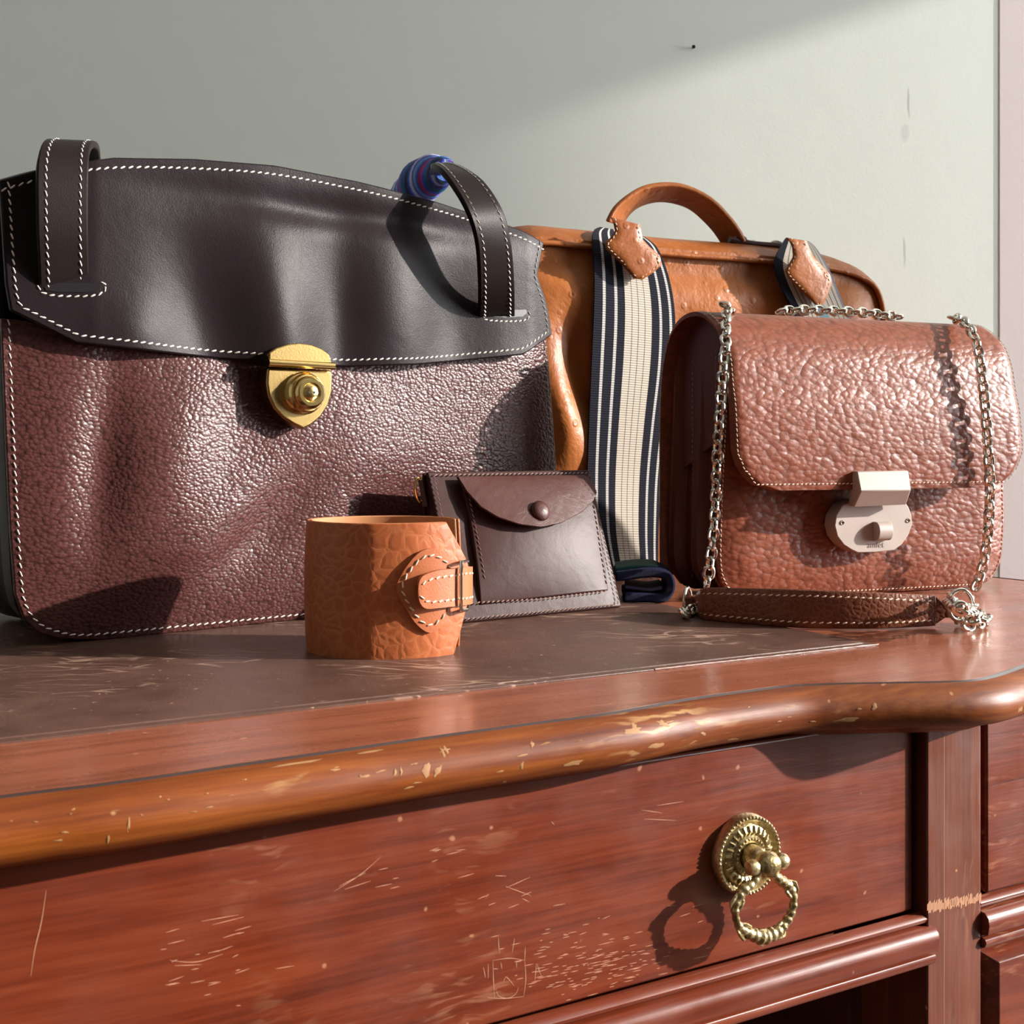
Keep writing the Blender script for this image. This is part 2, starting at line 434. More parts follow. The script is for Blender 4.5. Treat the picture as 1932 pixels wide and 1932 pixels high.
def paint(name, a, b, marks=False):
    N = Nodes(name); c = N.obj(); g = N.noise(c, 3.2, 5, .6)
    col = N.mix(g, a, b)
    if marks:
        x = N.n('ShaderNodeSeparateXYZ'); N.set(x.inputs[0], N.warp(c, 35, .006))
        for (u, v, su, sv, k) in marks:
            d = N.math('ADD', N.math('POWER', N.math('ABSOLUTE', N.math('DIVIDE', N.math('SUBTRACT', x.outputs[0], u), su)), 2.0),
                       N.math('POWER', N.math('ABSOLUTE', N.math('DIVIDE', N.math('SUBTRACT', x.outputs[2], v), sv)), 2.0))
            col = N.mix(N.math('MULTIPLY', N.ramp(d, [(.3, 1), (1, 0)]), k), col, (.30, .31, .27))
    nrm = N.bump(N.noise(c, 260, 3), .0003, .25); nrm = N.bump(N.noise(c, 9, 3), .003, .12, nrm)
    return N.out(color=col, rough=.62, normal=nrm, spec=.3)

# ------------------------------------------------------------------ the room
WB = Frame((0, 1.25, 0), (math.cos(R(3.5)), math.sin(R(3.5)), 0))
mk = []
for (px, py, su, sv, k) in ((1718, 188, .0016, .020, .55), (1711, 470, .0018, .020, .45), (1712, 245, .006, .012, .2)):
    p = WB.px(px, py); mk.append((p.x, p.z, su, sv, k))
M['wall'] = paint('sage_wall_paint', (.75, .79, .725), (.785, .815, .75), mk)
M['pink'] = paint('pinkish_white_paint', (.68, .595, .59), (.71, .62, .61))
M['white'] = paint('white_paint', (.78, .76, .72), (.82, .80, .76))
M['room'] = paint('warm_grey_paint', (.16, .145, .13), (.19, .17, .15))
M['floor'] = wood('floorboards', (.06, .025, .012), (.10, .045, .022), (.14, .065, .03), 0, wear=.1)
XR, YB, XL, ZC = 3.0, -2.2, -2.2, 2.95
m = Mesh(); m.box(WB, -2.6, 3.6, 0, ZC, -.08, 0); structure(m.build('wall_back', M['wall']))
u0 = WB.uv(1893, 400, .010)[0]
m = Mesh(); m.box(WB, u0, u0 + .16, 0, ZC, -.002, .0009); structure(m.build('trim_1', M['pink'], bevel=.0006))
structure(Mesh().abox(XL - .05, XR + .1, YB - .05, 1.7, -.06, 0).build('floor', M['floor']))
structure(Mesh().abox(XL - .05, XR + .1, YB - .05, 1.7, ZC, ZC + .06).build('ceiling', M['white']))
structure(Mesh().abox(XL - .06, XL, YB, 1.6, 0, ZC).build('wall_left', M['white']))
structure(Mesh().abox(XL - .06, XR + .06, YB - .06, YB, 0, ZC).build('wall_front', M['room']))
# the sunny window wall, out of frame on the right; its head and one jamb bound the patch of sun on the sage wall
def to_window(px, py):
    p = WB.px(px, py); return p + SUN * ((XR + .03 - p.x) / SUN.x)
ztop = to_window(1300, 118).z; yj = to_window(1068, 300).y
Y0, Y1, ZS = -.10, 1.50, .62
m = Mesh()
m.abox(XR, XR + .06, YB, 1.62, 0, ZS); m.abox(XR, XR + .06, YB, 1.62, ztop, ZC)
m.abox(XR, XR + .06, YB, Y0, ZS, ztop); m.abox(XR, XR + .06, Y1, 1.62, ZS, ztop); m.abox(XR, XR + .06, yj - .12, yj, ZS, ztop)
structure(m.build('wall_right', M['room']))
m = Mesh()
for y in (Y0, yj - .17, yj - .05, Y1 - .05): m.abox(XR - .01, XR + .02, y, y + .05, ZS, ztop)
m.abox(XR - .01, XR + .02, Y0, Y1, ZS, ZS + .05)
structure(m.build('window_1', M['white']))
pl = bpy.data.lights.new('window_portal', 'AREA'); pl.shape = 'RECTANGLE'; pl.size = ztop - ZS; pl.size_y = Y1 - Y0; pl.cycles.is_portal = True
po = bpy.data.objects.new('window_portal', pl); scene.collection.objects.link(po)
po.location = (XR + .07, (Y0 + Y1) / 2, (ZS + ztop) / 2); po.rotation_euler = (0, R(90), 0)
p = WB.px(1307, 91)
nail = thing('nail', 'small dark nail sticking out of the sage wall high up', 'nail', p)
m = Mesh().lathe([(0, .006), (.0016, .0058), (.0021, .005), (.0019, .0042), (.0007, .004), (.0007, -.002)], p, WB.n, 14)
m.build('nail_head', M['edge'], nail)

# ------------------------------------------------------------------ the desk
O = tab(0, 1500); d3 = V((.883, .469, 0)).normalized(); DK = Frame(O, d3)
desk = thing('writing_desk', 'worn reddish mahogany writing desk with serpentine edge and brown leather top', 'desk', V((O.x, O.y, 0)))
gpx = [(0, 1500), (150, 1482), (300, 1462), (450, 1440), (600, 1419), (800, 1390), (1000, 1363), (1152, 1343), (1298, 1317), (1444, 1297), (1503, 1291),
       (1591, 1288), (1700, 1286), (1796, 1284), (1843, 1280), (1890, 1267), (1932, 1252)]
G = [tab(x, y) for x, y in gpx]
G = [O - d3 * .14] + G + [V((x, y, T)) for x, y in ((.300, .604), (.345, .630), (.400, .652), (.445, .682), (.472, .735), (.478, .80), (.458, .88))]
G += [tab(1932, 1096), tab(1885, 1091)]; G.append(G[-1] + (G[-1] - G[-2]).normalized() * .16)
path = [V(p) for p in smooth(G, 150)]
nr = []
for i, p in enumerate(path):
    a = path[min(len(path) - 1, i + 1)] - path[max(0, i - 1)]; nr.append(V((a.y, -a.x, 0)).normalized())
back = [V(path[-1]) - DK.ux * .25 + V((-.05, .05, 0)), DK.p(.55, 0, -.56), DK.p(-.14, 0, -.56)]
m = Mesh(); m.prism([V((p.x, p.y, T)) for p in path] + [V((p.x, p.y, T)) for p in back[1:]], V((0, 0, -.018)))
top = m.build('tabletop', M['wood_top'], desk)
prof = [(0, .0), (.0006, -.0016), (.0024, -.0022), (.0040, -.0014), (.0048, .0002), (.0085, -.0004), (.0115, -.0018), (.0145, -.0045), (.0162, -.008), (.0166, -.0115), (.0152, -.0155),
        (.0125, -.0185), (.009, -.020), (.0035, -.0205), (.001, -.0215), (-.002, -.0240), (-.006, -.026), (-.012, -.026), (-.012, -.019), (-.0005, -.0182)]
m = Mesh().sweep(path, nr, prof); m.build('moulded_edge', M['wood_lip'], desk, angle=60)
from mathutils.bvhtree import BVHTree
bvh = BVHTree.FromPolygons(m.v, m.f)
def chips(rows, name, mat):
    mm = Mesh()
    for x, y, a, b, g in rows:
        ring = []
        n = 11
        for k in range(n):
            t = 2 * math.pi * k / n; q = random.uniform(.55, 1.15); dx, dy = a * q * math.cos(t), b * q * math.sin(t)
            X, Y = x + dx * math.cos(g) - dy * math.sin(g), y + dx * math.sin(g) + dy * math.cos(g)
            h = bvh.ray_cast(CAM, ray(X, Y).normalized()); 
            if h[0] is not None: ring.append(h[0] - ray(X, Y).normalized() * .00012)
        h = bvh.ray_cast(CAM, ray(x, y).normalized())
        if h[0] is None or len(ring) < n: continue
        c = h[0] - ray(x, y).normalized() * .0004
        mm.add([c] + ring, [(0, 1 + k, 1 + (k + 1) % n) for k in range(n)])
    return mm.build(name, mat, desk, kind='stuff', recalc=False)
rows = [(1193, 1379, 20, 6, -.15), (1196, 1372, 6, 9, 0), (1251, 1366, 14, 4, .3), (1247, 1363, 4, 8, .4), (1240, 1406, 18, 5, -.2), (1083, 1440, 22, 5, -.2), (836, 1420, 3, 13, -.4), (842, 1415, 3, 9, -.5), (803, 1452, 9, 17, .2), (826, 1455, 5, 14, .6),
        (745, 1457, 3, 9, .1), (757, 1456, 3, 9, 0), (985, 1445, 3, 10, .1), (1004, 1405, 4, 7, 0), (1030, 1402, 12, 2, -.3), (1328, 1385, 7, 4, .6), (1600, 1358, 30, 5, -.12), (1650, 1333, 5, 8, .3), (1925, 1340, 6, 10, .2), (425, 1568, 14, 3, -.1), (243, 1555, 3, 22, .06),
        (204, 1585, 3, 10, .1), (560, 1440, 60, 2, -.15), (700, 1418, 26, 2, -.15), (690, 1465, 12, 3, -.2)]
for _ in range(40):
    x = random.uniform(20, 1700); y = 1600 - .155 * x + random.uniform(-58, 10); rows.append((x, y, random.uniform(3, 12), random.uniform(1, 2.2), -.16 + random.uniform(-.1, .1)))
chips(rows, 'worn_chips', plain('worn_varnish', (.31, .155, .058), .7))
m = Mesh().sweep(path, nr, [(.0001, -.00005), (.0005, -.0001), (.0022, -.0021), (.0037, -.0012), (.0037, -.0030), (.0001, -.0030)]); m.build('edge_groove', M['groove_dark'], desk)  # dark strip laid along the wall of the groove
# leather writing surface let into the top
A, B = tab(1657, 1218), tab(1290, 1150); A0 = tab(0, 1405); fa = (A - A0).normalized(); fb = (B - A).normalized()
poly = [A0 - fa * .12, A, A + fb * .45, A + fb * .45 - fa * .62]; poly = [V((p.x, p.y, T + .0009)) for p in poly]
m = Mesh().prism(poly, V((0, 0, -.0012))); m.build('leather_surface', M['inlay'], desk, bevel=.0003)
m = Mesh()
for k, (rr) in ((.0055, .00025), (.0068, .00018)):
    nn = V((fa.y, -fa.x, 0)); m.tube([poly[0] - nn * k, poly[1] - nn * k - fa * .006], rr, 5)
m.build('tooled_border', M['inlay'], desk)
m = Mesh()
e0, e1 = A0.lerp(A, .66), A
pts = [e0.lerp(e1, i / 60) + V((random.uniform(-.0002, .0002), random.uniform(-.0002, .0002), .0007)) for i in range(61)]
m.tube(pts, [random.uniform(.0003, .0006) for _ in pts], 5)
m.build('frayed_leather_edge', M['thread_dull'], desk)

# drawer, rail, upright, pedestal
DR = DK.off(-.010)
u_r = DR.uv(1722, 1600)[0]; v_b = DR.uv(1200, 1859)[1]
drawer = Mesh().box(DR, -.14, u_r, v_b, -.0245, -.02, 0).build('drawer', M['wood'], desk, bevel=.0012)
m = Mesh(); u_e = DR.uv(1741, 1790)[0]
railp = [(.0005, -.0010), (.0045, -.0014), (.0058, -.0032), (.0050, -.0052), (.0015, -.0058), (.0015, -.0066), (.0080, -.0070), (.0102, -.0092), (.0108, -.0130), (.0100, -.0178), (.0060, -.0192),
         (.0060, -.0200), (.0082, -.0206), (.0090, -.0226), (.0078, -.0250), (.0040, -.0258), (-.018, -.0258), (-.018, -.0010)]
def rail(u0, u1, name, parts=None):
    base = [DR.p(u, v_b, 0) for u in (u0, u1)]
    Mesh().sweep(base, [DR.n, DR.n], railp).build(name, M['wood'], desk, angle=50, bevel=.0003)
rail(-.14, u_e, 'drawer_rail')
PO = DK.off(-.004)
pu0, pu1 = PO.uv(1750, 1650)[0], PO.uv(1851, 1650)[0]
Mesh().box(PO, pu0, pu1, -T, -.024, -.045, 0).build('upright', M['wood_post'], desk, bevel=.0008)
su = PO.uv(1781, 1650)[0]
m = Mesh().box(PO, su - .00012, su + .00012, -.3, -.03, -.0004, .0001); m.build('upright_seam', M['scratch'], desk)
# worn band across the upright
m = Mesh(); a, b = PO.uv(1751, 1711), PO.uv(1850, 1694)
for k in range(46):
    t = k / 45; u = a[0] + (b[0] - a[0]) * t; v = a[1] + (b[1] - a[1]) * t + random.uniform(-.0008, .0008); h = random.uniform(.0012, .0034)
    wv = random.uniform(.0003, .0009)
    m.prism([PO.p(u - wv, v - h, .00012), PO.p(u + wv, v - h * .8, .00012), PO.p(u + wv, v + h, .00012), PO.p(u - wv, v + h * .7, .00012)], PO.n * -.0003)
m.build('worn_band', M['wood_raw'], desk, flat=True, kind='stuff')
# right-hand pedestal
PD = DK.off(-.006); qu0 = PD.uv(1862, 1600)[0]; qu1 = pu1 + .24
Mesh().box(PD, qu0, qu1, v_b + .0005, -.0245, -.02, 0).build('drawer', M['wood'], desk, bevel=.0012)
rail(pu1 + .0002, qu1, 'pedestal_rail')
du0 = PD.uv(1867, 1850)[0]
dtop = v_b - .0335
m = Mesh(); P0 = [(pu1 + .001, -.6), (qu1, -.6), (qu1, dtop + .006), (pu1 + .001, dtop + .006)]; P1 = [(du0, -.58), (qu1 - .01, -.58), (qu1 - .01, dtop), (du0, dtop)]
vs = [PD.p(u, v, -.010) for u, v in P0] + [PD.p(u, v, .006) for u, v in P1] + [PD.p(u, v, -.02) for u, v in P0]
m.add(vs, [(4, 5, 6, 7)] + [(i, (i + 1) % 4, 4 + (i + 1) % 4, 4 + i) for i in range(4)] + [(i, 8 + i, 8 + (i + 1) % 4, (i + 1) % 4) for i in range(4)])
m.build('door_panel', M['wood'], desk, angle=20, bevel=.0006)
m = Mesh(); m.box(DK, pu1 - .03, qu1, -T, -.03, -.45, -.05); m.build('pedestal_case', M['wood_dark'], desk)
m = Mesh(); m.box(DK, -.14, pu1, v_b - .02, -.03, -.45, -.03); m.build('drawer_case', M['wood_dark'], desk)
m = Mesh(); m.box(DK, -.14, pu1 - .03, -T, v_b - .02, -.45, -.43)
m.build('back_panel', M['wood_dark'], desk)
m = Mesh(); m.box(DK, -.16, -.14, -T, -.03, -.45, -.03); m.build('end_panel', M['wood'], desk)
m = Mesh(); k0 = DR.uv(1330, 1932)[0]
m.box(DK, k0 - .2, pu0 - .001, v_b - .06, v_b - .035, -.43, -.30); m.build('knee_shelf', M['wood'], desk)

# scratches on the drawer front
def scratches(fr, lines, name, parent, mat, wd=.00035):
    m = Mesh()
    for ln in lines:      # flat, hair-thin gouges lying in the polish
        q = [V(p) for p in smooth([tuple(fr.px(x, y, .0001)) for x, y in ln], 4 * len(ln))]
        A = []; B = []
        for i, p in enumerate(q):
            t = (q[min(len(q) - 1, i + 1)] - q[max(0, i - 1)]).normalized(); sd = t.cross(fr.n) * wd * (1.5 - abs(2 * i / (len(q) - 1) - 1))
            A.append(p - sd); B.append(p + sd)
        n = len(q); m.add(A + B, [(i, i + 1, n + i + 1, n + i) for i in range(n - 1)])
    return m.build(name, mat, parent, kind='stuff')
L = [[(930, 1812), (962, 1808), (990, 1812)], [(930, 1812), (931, 1850), (933, 1882)], [(990, 1812), (992, 1848), (988, 1880)], [(920, 1882), (950, 1884), (988, 1880)],
     [(935, 1866), (942, 1880), (960, 1883), (974, 1874), (978, 1862)], [(950, 1853), (954, 1843), (962, 1850), (970, 1860)], [(940, 1768), (942, 1800)], [(971, 1770), (966, 1798)], [(991, 1786), (990, 1812)],
     [(912, 1825), (916, 1845)], [(921, 1818), (921, 1846)], [(1012, 1818), (1009, 1850)], [(1013, 1818), (1021, 1842)], [(945, 1816), (947, 1828)], [(974, 1814), (975, 1826)],
     [(953, 1672), (980, 1682), (1002, 1690)], [(985, 1695), (999, 1702)], [(934, 1652), (955, 1653)], [(87, 1680), (78, 1740), (66, 1790), (58, 1842)], [(1040, 1550), (1046, 1556)],
     [(320, 1812), (370, 1815), (420, 1800)], [(330, 1822), (380, 1820)], [(380, 1738), (450, 1726)], [(400, 1745), (460, 1730)], [(630, 1682), (680, 1650), (720, 1615)], [(650, 1678), (700, 1662)], [(640, 1672), (690, 1646)],
     [(520, 1828), (556, 1822)], [(955, 1675), (1000, 1655)], [(1210, 1528), (1250, 1534)], [(1215, 1545), (1275, 1548)], [(1240, 1520), (1290, 1512)]]
for _ in range(150):
    x, y = random.gauss(1110, 85), random.gauss(1826, 34)
    if y + .27 * (x - 1200) < 1852: l = random.uniform(4, 20); L.append([(x, y), (x + l, y - l * .22)])
for _ in range(60):
    x, y = random.choice([(1120, 1790), (700, 1640), (820, 1600), (400, 1810), (1060, 1850), (960, 1700), (1240, 1760), (330, 1850), (1180, 1830)])
    x += random.gauss(0, 55); y += random.gauss(0, 26); l = random.uniform(8, 34)
    L.append([(x, y), (x + l, y - l * .28 + random.uniform(-3, 3))])
scratches(DR, L, 'scratch_marks', drawer, M['scratch'], .00010)

# ring pull
hc = DR.px(1407, 1611, .002); AXN = DR.n
plate = [(0, .0016), (.0055, .0022), (.0062, .0034), (.0085, .0036), (.0095, .0022), (.0108, .0030), (.0132, .0020), (.0142, .0008), (.0152, .0012), (.0160, .0028), (.0172, .0030), (.0180, .0018), (.0182, -.0018), (0, -.0018)]
m = Mesh().lathe(plate, hc, AXN, 56)
a_ = V((0, 0, 1)); b_ = AXN.cross(a_)
for k in range(54):
    g = 2 * math.pi * k / 54; c = hc + (a_ * math.cos(g) + b_ * math.sin(g)) * .0171 + AXN * .0026
    m.lathe([(0, .0011), (.0006, .0008), (.0009, 0)], c, AXN, 6)
for k in range(26):
    g = 2 * math.pi * k / 26; e = (a_ * math.cos(g) + b_ * math.sin(g))
    m.tube([hc + e * .0096 + AXN * .0022, hc + e * .0114 + AXN * .0030, hc + e * .0134 + AXN * .0022], [.0005, .0009, .0006], 6)
    e = (a_ * math.cos(g + .12) + b_ * math.sin(g + .12)); m.lathe([(0, .0010), (.0006, .0007), (.0008, 0)], hc + e * .0078 + AXN * .0032, AXN, 6)
m.build('pull_backplate', M['antique'], drawer, angle=50)
m = Mesh().lathe([(.0050, 0), (.0056, .003), (.0058, .006), (.0052, .010), (.0040, .0115)], hc, AXN, 24)
kn = hc + AXN * .0145
m.lathe([(0, -.006), (.0030, -.0056), (.0050, -.0035), (.0056, 0), (.0050, .0035), (.0030, .0056), (0, .006)], kn, V(DR.ux), 22)
for sgn in (-1, 1):
    m.lathe([(.0024, 0), (.0034, .002), (.0036, .004), (.0028, .0058), (0, .0066)], kn + DR.ux * sgn * .005, DR.ux * sgn, 16)
m.build('pull_post', M['antique'], drawer)
rw = .0145
rp = [(1432, 1642), (1424, 1662), (1402, 1680), (1391, 1697), (1387, 1722), (1395, 1748), (1414, 1761), (1440, 1767), (1466, 1757), (1484, 1738), (1495, 1714), (1497, 1692), (1488, 1672), (1470, 1659), (1457, 1645)]
rr = [.0016, .0018, .0026, .0019, .0016, .0020, .0027, .0034, .0028, .0022, .0019, .0017, .0024, .0024, .0016]
P = smooth([tuple(DR.px(x, y, rw + .003)) for x, y in rp], 120); rs = [p[0] for p in resample([(r, 0) for r in rr], 4)]
def interp(a, t):
    x = t * (len(a) - 1); i = min(len(a) - 2, int(x)); return a[i] + (a[i + 1] - a[i]) * (x - i)
m = Mesh().tube(P, [interp(rr, i / 119) * (1 + .13 * math.sin(i * 1.35)) for i in range(120)], 12)
for k in range(5):      # leafy scrolls on the ring
    i = (22, 42, 56, 70, 98)[k]; q = V(P[i]); tg = (V(P[i + 1]) - V(P[i - 1])).normalized(); sd = tg.cross(AXN)
    for s_ in (-1, 1):
        m.tube([q + sd * s_ * .0008 - tg * .004, q + sd * s_ * .0026 + AXN * .001, q + sd * s_ * .0030 + tg * .003 + AXN * .0006, q + sd * s_ * .0016 + tg * .0050], [.0004, .0009, .0009, .0003], 7)
m.build('pull_ring', M['antique'], drawer)

# ------------------------------------------------------------------ large black and brown handbag
bl, br = tab(20, 1228), tab(1045, 1123)
HB = Frame(bl, br - bl)
bag = thing('leather_handbag', 'large dark brown pebbled handbag with smooth black flap and brass lock', 'handbag', (bl + br) / 2 - HB.n * .06)
def hb_disp(u, v):
    W = .39
    e = max(0, min(1, min(u, W - u) / .05)) * max(0, min(1, v / .05))
    z = .010 * e * (2 - e)
    z += 1.5 * e * (.0065 * gauss(u, v, .085, .10, .03, .055, -.35) - .004 * gauss(u, v, .045, .10, .014, .06, -.1) + .004 * gauss(u, v, .115, .065, .022, .06, -.8)
              - .0035 * gauss(u, v, .14, .055, .02, .05, -.8) + .003 * gauss(u, v, .20, .12, .05, .05) - .004 * gauss(u, v, .25, .06, .04, .03) - .003 * gauss(u, v, .06, .01, .05, .02))
    return z
def hb_map(w0, disp): 
    def f(x, y, e=0):
        u, v = HB.uv(x, y, w0); return HB.p(u, max(.0008, v), w0 + e + disp(u, v))
    return f
bmap = hb_map(0, hb_disp)
b_top = [(2, 600), (300, 640), (600, 665), (1024, 640)]
b_left = [(70, 1192), (44, 1166), (28, 1122), (19, 1000), (10, 800), (2, 600)]
b_right = [(1046, 1100), (1055, 1065), (1055, 1000), (1049, 880), (1039, 780), (1024, 640)]
b_bot = [(70, 1192), (110, 1205), (200, 1208), (580, 1171), (900, 1138), (1010, 1126), (1046, 1100)]
def gridmap(c, f): return [[f(x, y) for x, y in col] for col in c]
cb = coons(b_top, b_bot, b_left, b_right, 110, 72)
Mesh().slab(gridmap(cb, bmap), .004, HB.n).build('front_panel', M['body'], bag, bevel=.0008)
outl = smooth([HB.uv(x, y) for x, y in b_left[::-1]], 30) + smooth([HB.uv(x, y) for x, y in b_bot], 40)[1:] + smooth([HB.uv(x, y) for x, y in b_right], 30)[1:]
outl = [(u, max(.0008, v)) for u, v in outl]
gol = [(HB.uv(2, 352))] + outl + [HB.uv(1004, 474)]
gol = resample([HB.uv(2, 352), HB.uv(2, 560)], 8)[:-1] + outl + resample([HB.uv(1024, 620), HB.uv(1004, 474)], 6)[1:]
out_in = inset(gol, .0026)
ws = [-.0045, -.012, -.03, -.045, -.06, -.075, -.09, -.108, -.1155]; fold = [0, 0, .002, .005, .008, .005, .002, 0, 0]
Mesh().slab([[HB.p(*inset(out_in, fo)[i], w) for w, fo in zip(ws, fold)] for i in range(len(out_in))], .0025).build('gusset', M['flap'], bag, bevel=.0006)
bk_top = [(2, 352), (200, 318), (350, 320), (500, 332), (650, 360), (800, 398), (900, 428), (1004, 474)]
cbb = [[HB.p(HB.uv(x, y)[0], max(.0008, HB.uv(x, y)[1]), -.116) for x, y in col] for col in coons(bk_top, b_bot, b_left + [(2, 352)], b_right + [(1004, 474)], 40, 40)]
Mesh().slab(cbb, .004, HB.n).build('back_panel', M['body'], bag, bevel=.0008)
m = Mesh(); st = inset(outl, .0038)
m.stitch([HB.p(u, v, hb_disp(u, v) + .0003) for u, v in st], HB.n, .0046, .0036, .00042, .30); m.build('stitching', M['thread'], bag, kind='stuff')
# flap
def fl_disp(u, v):
    z = .006 + .009 * max(0, min(1, (u + .01) / .05)) * max(0, min(1, (.40 - u) / .05))
    z += .0075 * gauss(u, v, .150, .185, .022, .06, .15) - .006 * gauss(u, v, .105, .185, .022, .05, .3) + .005 * gauss(u, v, .235, .20, .030, .06, .1) - .004 * gauss(u, v, .195, .19, .017, .06)
    z += .003 * gauss(u, v, .06, .175, .018, .02) - .004 * gauss(u, v, .20, .262, .12, .010) - .004 * gauss(u, v, .285, .19, .03, .05) + .003 * gauss(u, v, .34, .155, .05, .03)
    return z
FW = .004
fmap = hb_map(FW, fl_disp)
f_top = [(-6, 344), (80, 322), (200, 307), (350, 309), (500, 321), (650, 349), (800, 387), (900, 418), (960, 439), (1008, 462)]
f_left = [(14, 588), (6, 540), (2, 480), (-2, 410), (-6, 344)]
f_right = [(1024, 634), (1017, 590), (1009, 562), (998, 538), (993, 522), (998, 500), (1008, 462)]
f_bot = [(14, 588), (62, 613), (130, 650), (220, 661), (300, 669), (500, 687), (640, 694), (760, 691), (880, 680), (962, 672), (1024, 634)]
cf = coons(f_top, f_bot, f_left, f_right, 110, 60)
flap = Mesh().slab(gridmap(cf, fmap), .0042, HB.n).build('flap', M['flap'], bag, bevel=.0010)
tops = smooth([HB.uv(x, y, FW) for x, y in f_top], 60)
tw = [(.010, -.0005), (.004, .0012), (-.02, .003), (-.06, .003), (-.10, .0), (-.122, -.006)]
Mesh().slab([[HB.p(u, v + dv, w) for w, dv in tw] for u, v in tops], .004).build('flap_top', M['flap'], bag, bevel=.0008)
m = Mesh()
ring_ = [HB.uv(x, y, FW) for x, y in f_left[::-1] + f_bot[1:] + f_right[1:]]
ring_ = resample(ring_, 140); ins = inset(ring_, .0042)
m.stitch([HB.p(u, v, FW + fl_disp(u, v) + .0003) for u, v in ins], HB.n, .0046, .0037, .00046, .32)
ins = [(u, v - .0058) for u, v in tops]; m.stitch([HB.p(u, v, FW + fl_disp(u, v) + .0003) for u, v in ins], HB.n, .0046, .0037, .00046, .32)
for U in ([(62, 540), (66, 554), (84, 561), (125, 564), (165, 563), (182, 555), (185, 545), (174, 536)], [(889, 594), (893, 606), (915, 609), (940, 610), (965, 608), (976, 600), (973, 590)]):
    q = [HB.uv(x, y, FW) for x, y in U]; m.stitch([HB.p(u, v, FW + fl_disp(u, v) + .0003) for u, v in smooth(q, 24)], HB.n, .0040, .0034, .00045, .3)
m.build('stitching', M['thread'], flap, kind='stuff')
# thin black patches painting the dark of the slots the handle passes through
for q in ([(72, 538), (76, 552), (100, 556), (150, 557), (172, 552), (174, 540)], [(898, 590), (902, 600), (930, 603), (962, 601), (970, 594), (968, 588)]):
    pts = [HB.p(*HB.uv(x, y, FW), FW + fl_disp(*HB.uv(x, y, FW)) + .0004) for x, y in q]
    Mesh().prism(pts, HB.n * -.001).build('slot_shade_patch', M['edge'], flap)
# handle: each end comes out of its slot, bulges forward and folds back over the top
def edges(rows, fr): return [fr.px(a, b, w) for a, b, c, d, w in rows], [fr.px(c, d, w) for a, b, c, d, w in rows]
hl = [(79, 556, 170, 555, .010), (76, 545, 169, 545, .014), (74, 500, 168, 505, .020), (71, 440, 167, 445, .026), (70, 370, 167, 372, .028), (70, 320, 168, 322, .027), (73, 290, 169, 292, .024),
      (79, 270, 172, 275, .017), (86, 262, 177, 266, .008), (93, 262, 183, 267, -.004), (99, 267, 187, 273, -.03), (103, 280, 189, 286, -.07), (105, 300, 190, 305, -.11), (106, 340, 190, 345, -.137), (106, 400, 190, 405, -.138)]
hr = [(905, 604, 972, 604, .012), (905, 590, 972, 592, .022), (906, 550, 972, 555, .036), (905, 500, 970, 505, .047), (901, 455, 965, 458, .053), (891, 415, 955, 412, .055), (876, 380, 938, 375, .052),
      (855, 346, 915, 343, .044), (833, 318, 893, 325, .032), (818, 308, 868, 311, .014), (812, 309, 850, 307, -.004), (812, 312, 840, 312, -.03), (812, 320, 835, 322, -.055)]
for rows, nm in ((hl, 'handle'), (hr, 'handle')):
    Aa, Bb = edges(rows, HB)
    h = Mesh().ribbon(Bb, Aa, .0042, 70, 7, .0).build(nm, M['strap_black'], bag, bevel=.0009)
    A2, B2 = smooth(Aa, 80), smooth(Bb, 80); m = Mesh()
    n_ = 56 if rows is hl else 62
    for A3, B3 in ((A2, B2), (B2, A2)):
        ln = []
        for i in range(1, n_):
            a, b = V(A3[i]), V(B3[i]); e = (b - a).normalized(); ln.append(a + e * .0045)
        dirs = {}
        for i in range(0, len(ln) - 1):
            t_ = (ln[i + 1] - ln[i]).normalized(); e = (V(B2[i + 1]) - V(A2[i + 1])).normalized(); nn = e.cross(-t_)
            dirs[i] = e.cross(t_) if i > 0 or True else None
        def nf(p, ln=ln, dirs=dirs):
            i = min(range(len(ln) - 1), key=lambda k: (ln[k] - p).length_squared); return dirs[i]
        ln2 = [p + nf(p) * .0003 for p in ln]
        m.stitch(ln2, nf, .0046, .0036, .00046, .3)
    m.build('stitching', M['thread'], h, kind='stuff')
# brass lock
LK = HB.off(FW + .0225)
def poly_px(fr, pts, n=0): return [fr.px(x, y) for x, y in (smooth(pts, n, True)[:-1] if n else pts)]
lock = Mesh().prism([LK.px(x, y) for x, y in [(505, 694), (503, 722), (507, 748), (518, 771), (535, 789), (556, 802), (573, 809), (590, 800), (606, 786), (620, 764), (627, 738), (628, 706), (624, 698)]], LK.n * -.0095).build('lock_plate', M['brass_brush'], bag, bevel=.0014, seg=3)
Mesh().prism([LK.px(x, y, .003) for x, y in [(508, 680), (508, 665), (522, 656), (545, 649), (565, 647), (588, 650), (608, 658), (622, 669), (628, 690)]], LK.n * -.014).build('lock_tab', M['brass_brush'], lock, bevel=.0008)
a, b = LK.px(506, 684, .0035), LK.px(630, 691, .0035)
m = Mesh().tube([a, b], .0024, 14); m.build('lock_hinge', M['brass'], lock, angle=60)
kc = LK.px(571, 742, 0)
m = Mesh().lathe([(.0130, 0), (.0132, .0022), (.0122, .0032), (.0114, .0034), (.0118, .0044), (.0122, .0056), (.0112, .0072), (.0102, .0076), (.0104, .0088), (.0098, .0108), (.0082, .0124), (.0062, .0124), (.0052, .0114), (.0044, .0118), (.0020, .0124), (0, .0124)], kc, LK.n, 48)
m.build('lock_knob', M['brass'], lock, angle=35)
m = Mesh()
for x in (-.0016, .0016): m.lathe([(0, .0003), (.0008, .0003), (.0009, -.0004)], kc + LK.ux * x + LK.n * .0122, LK.n, 10)
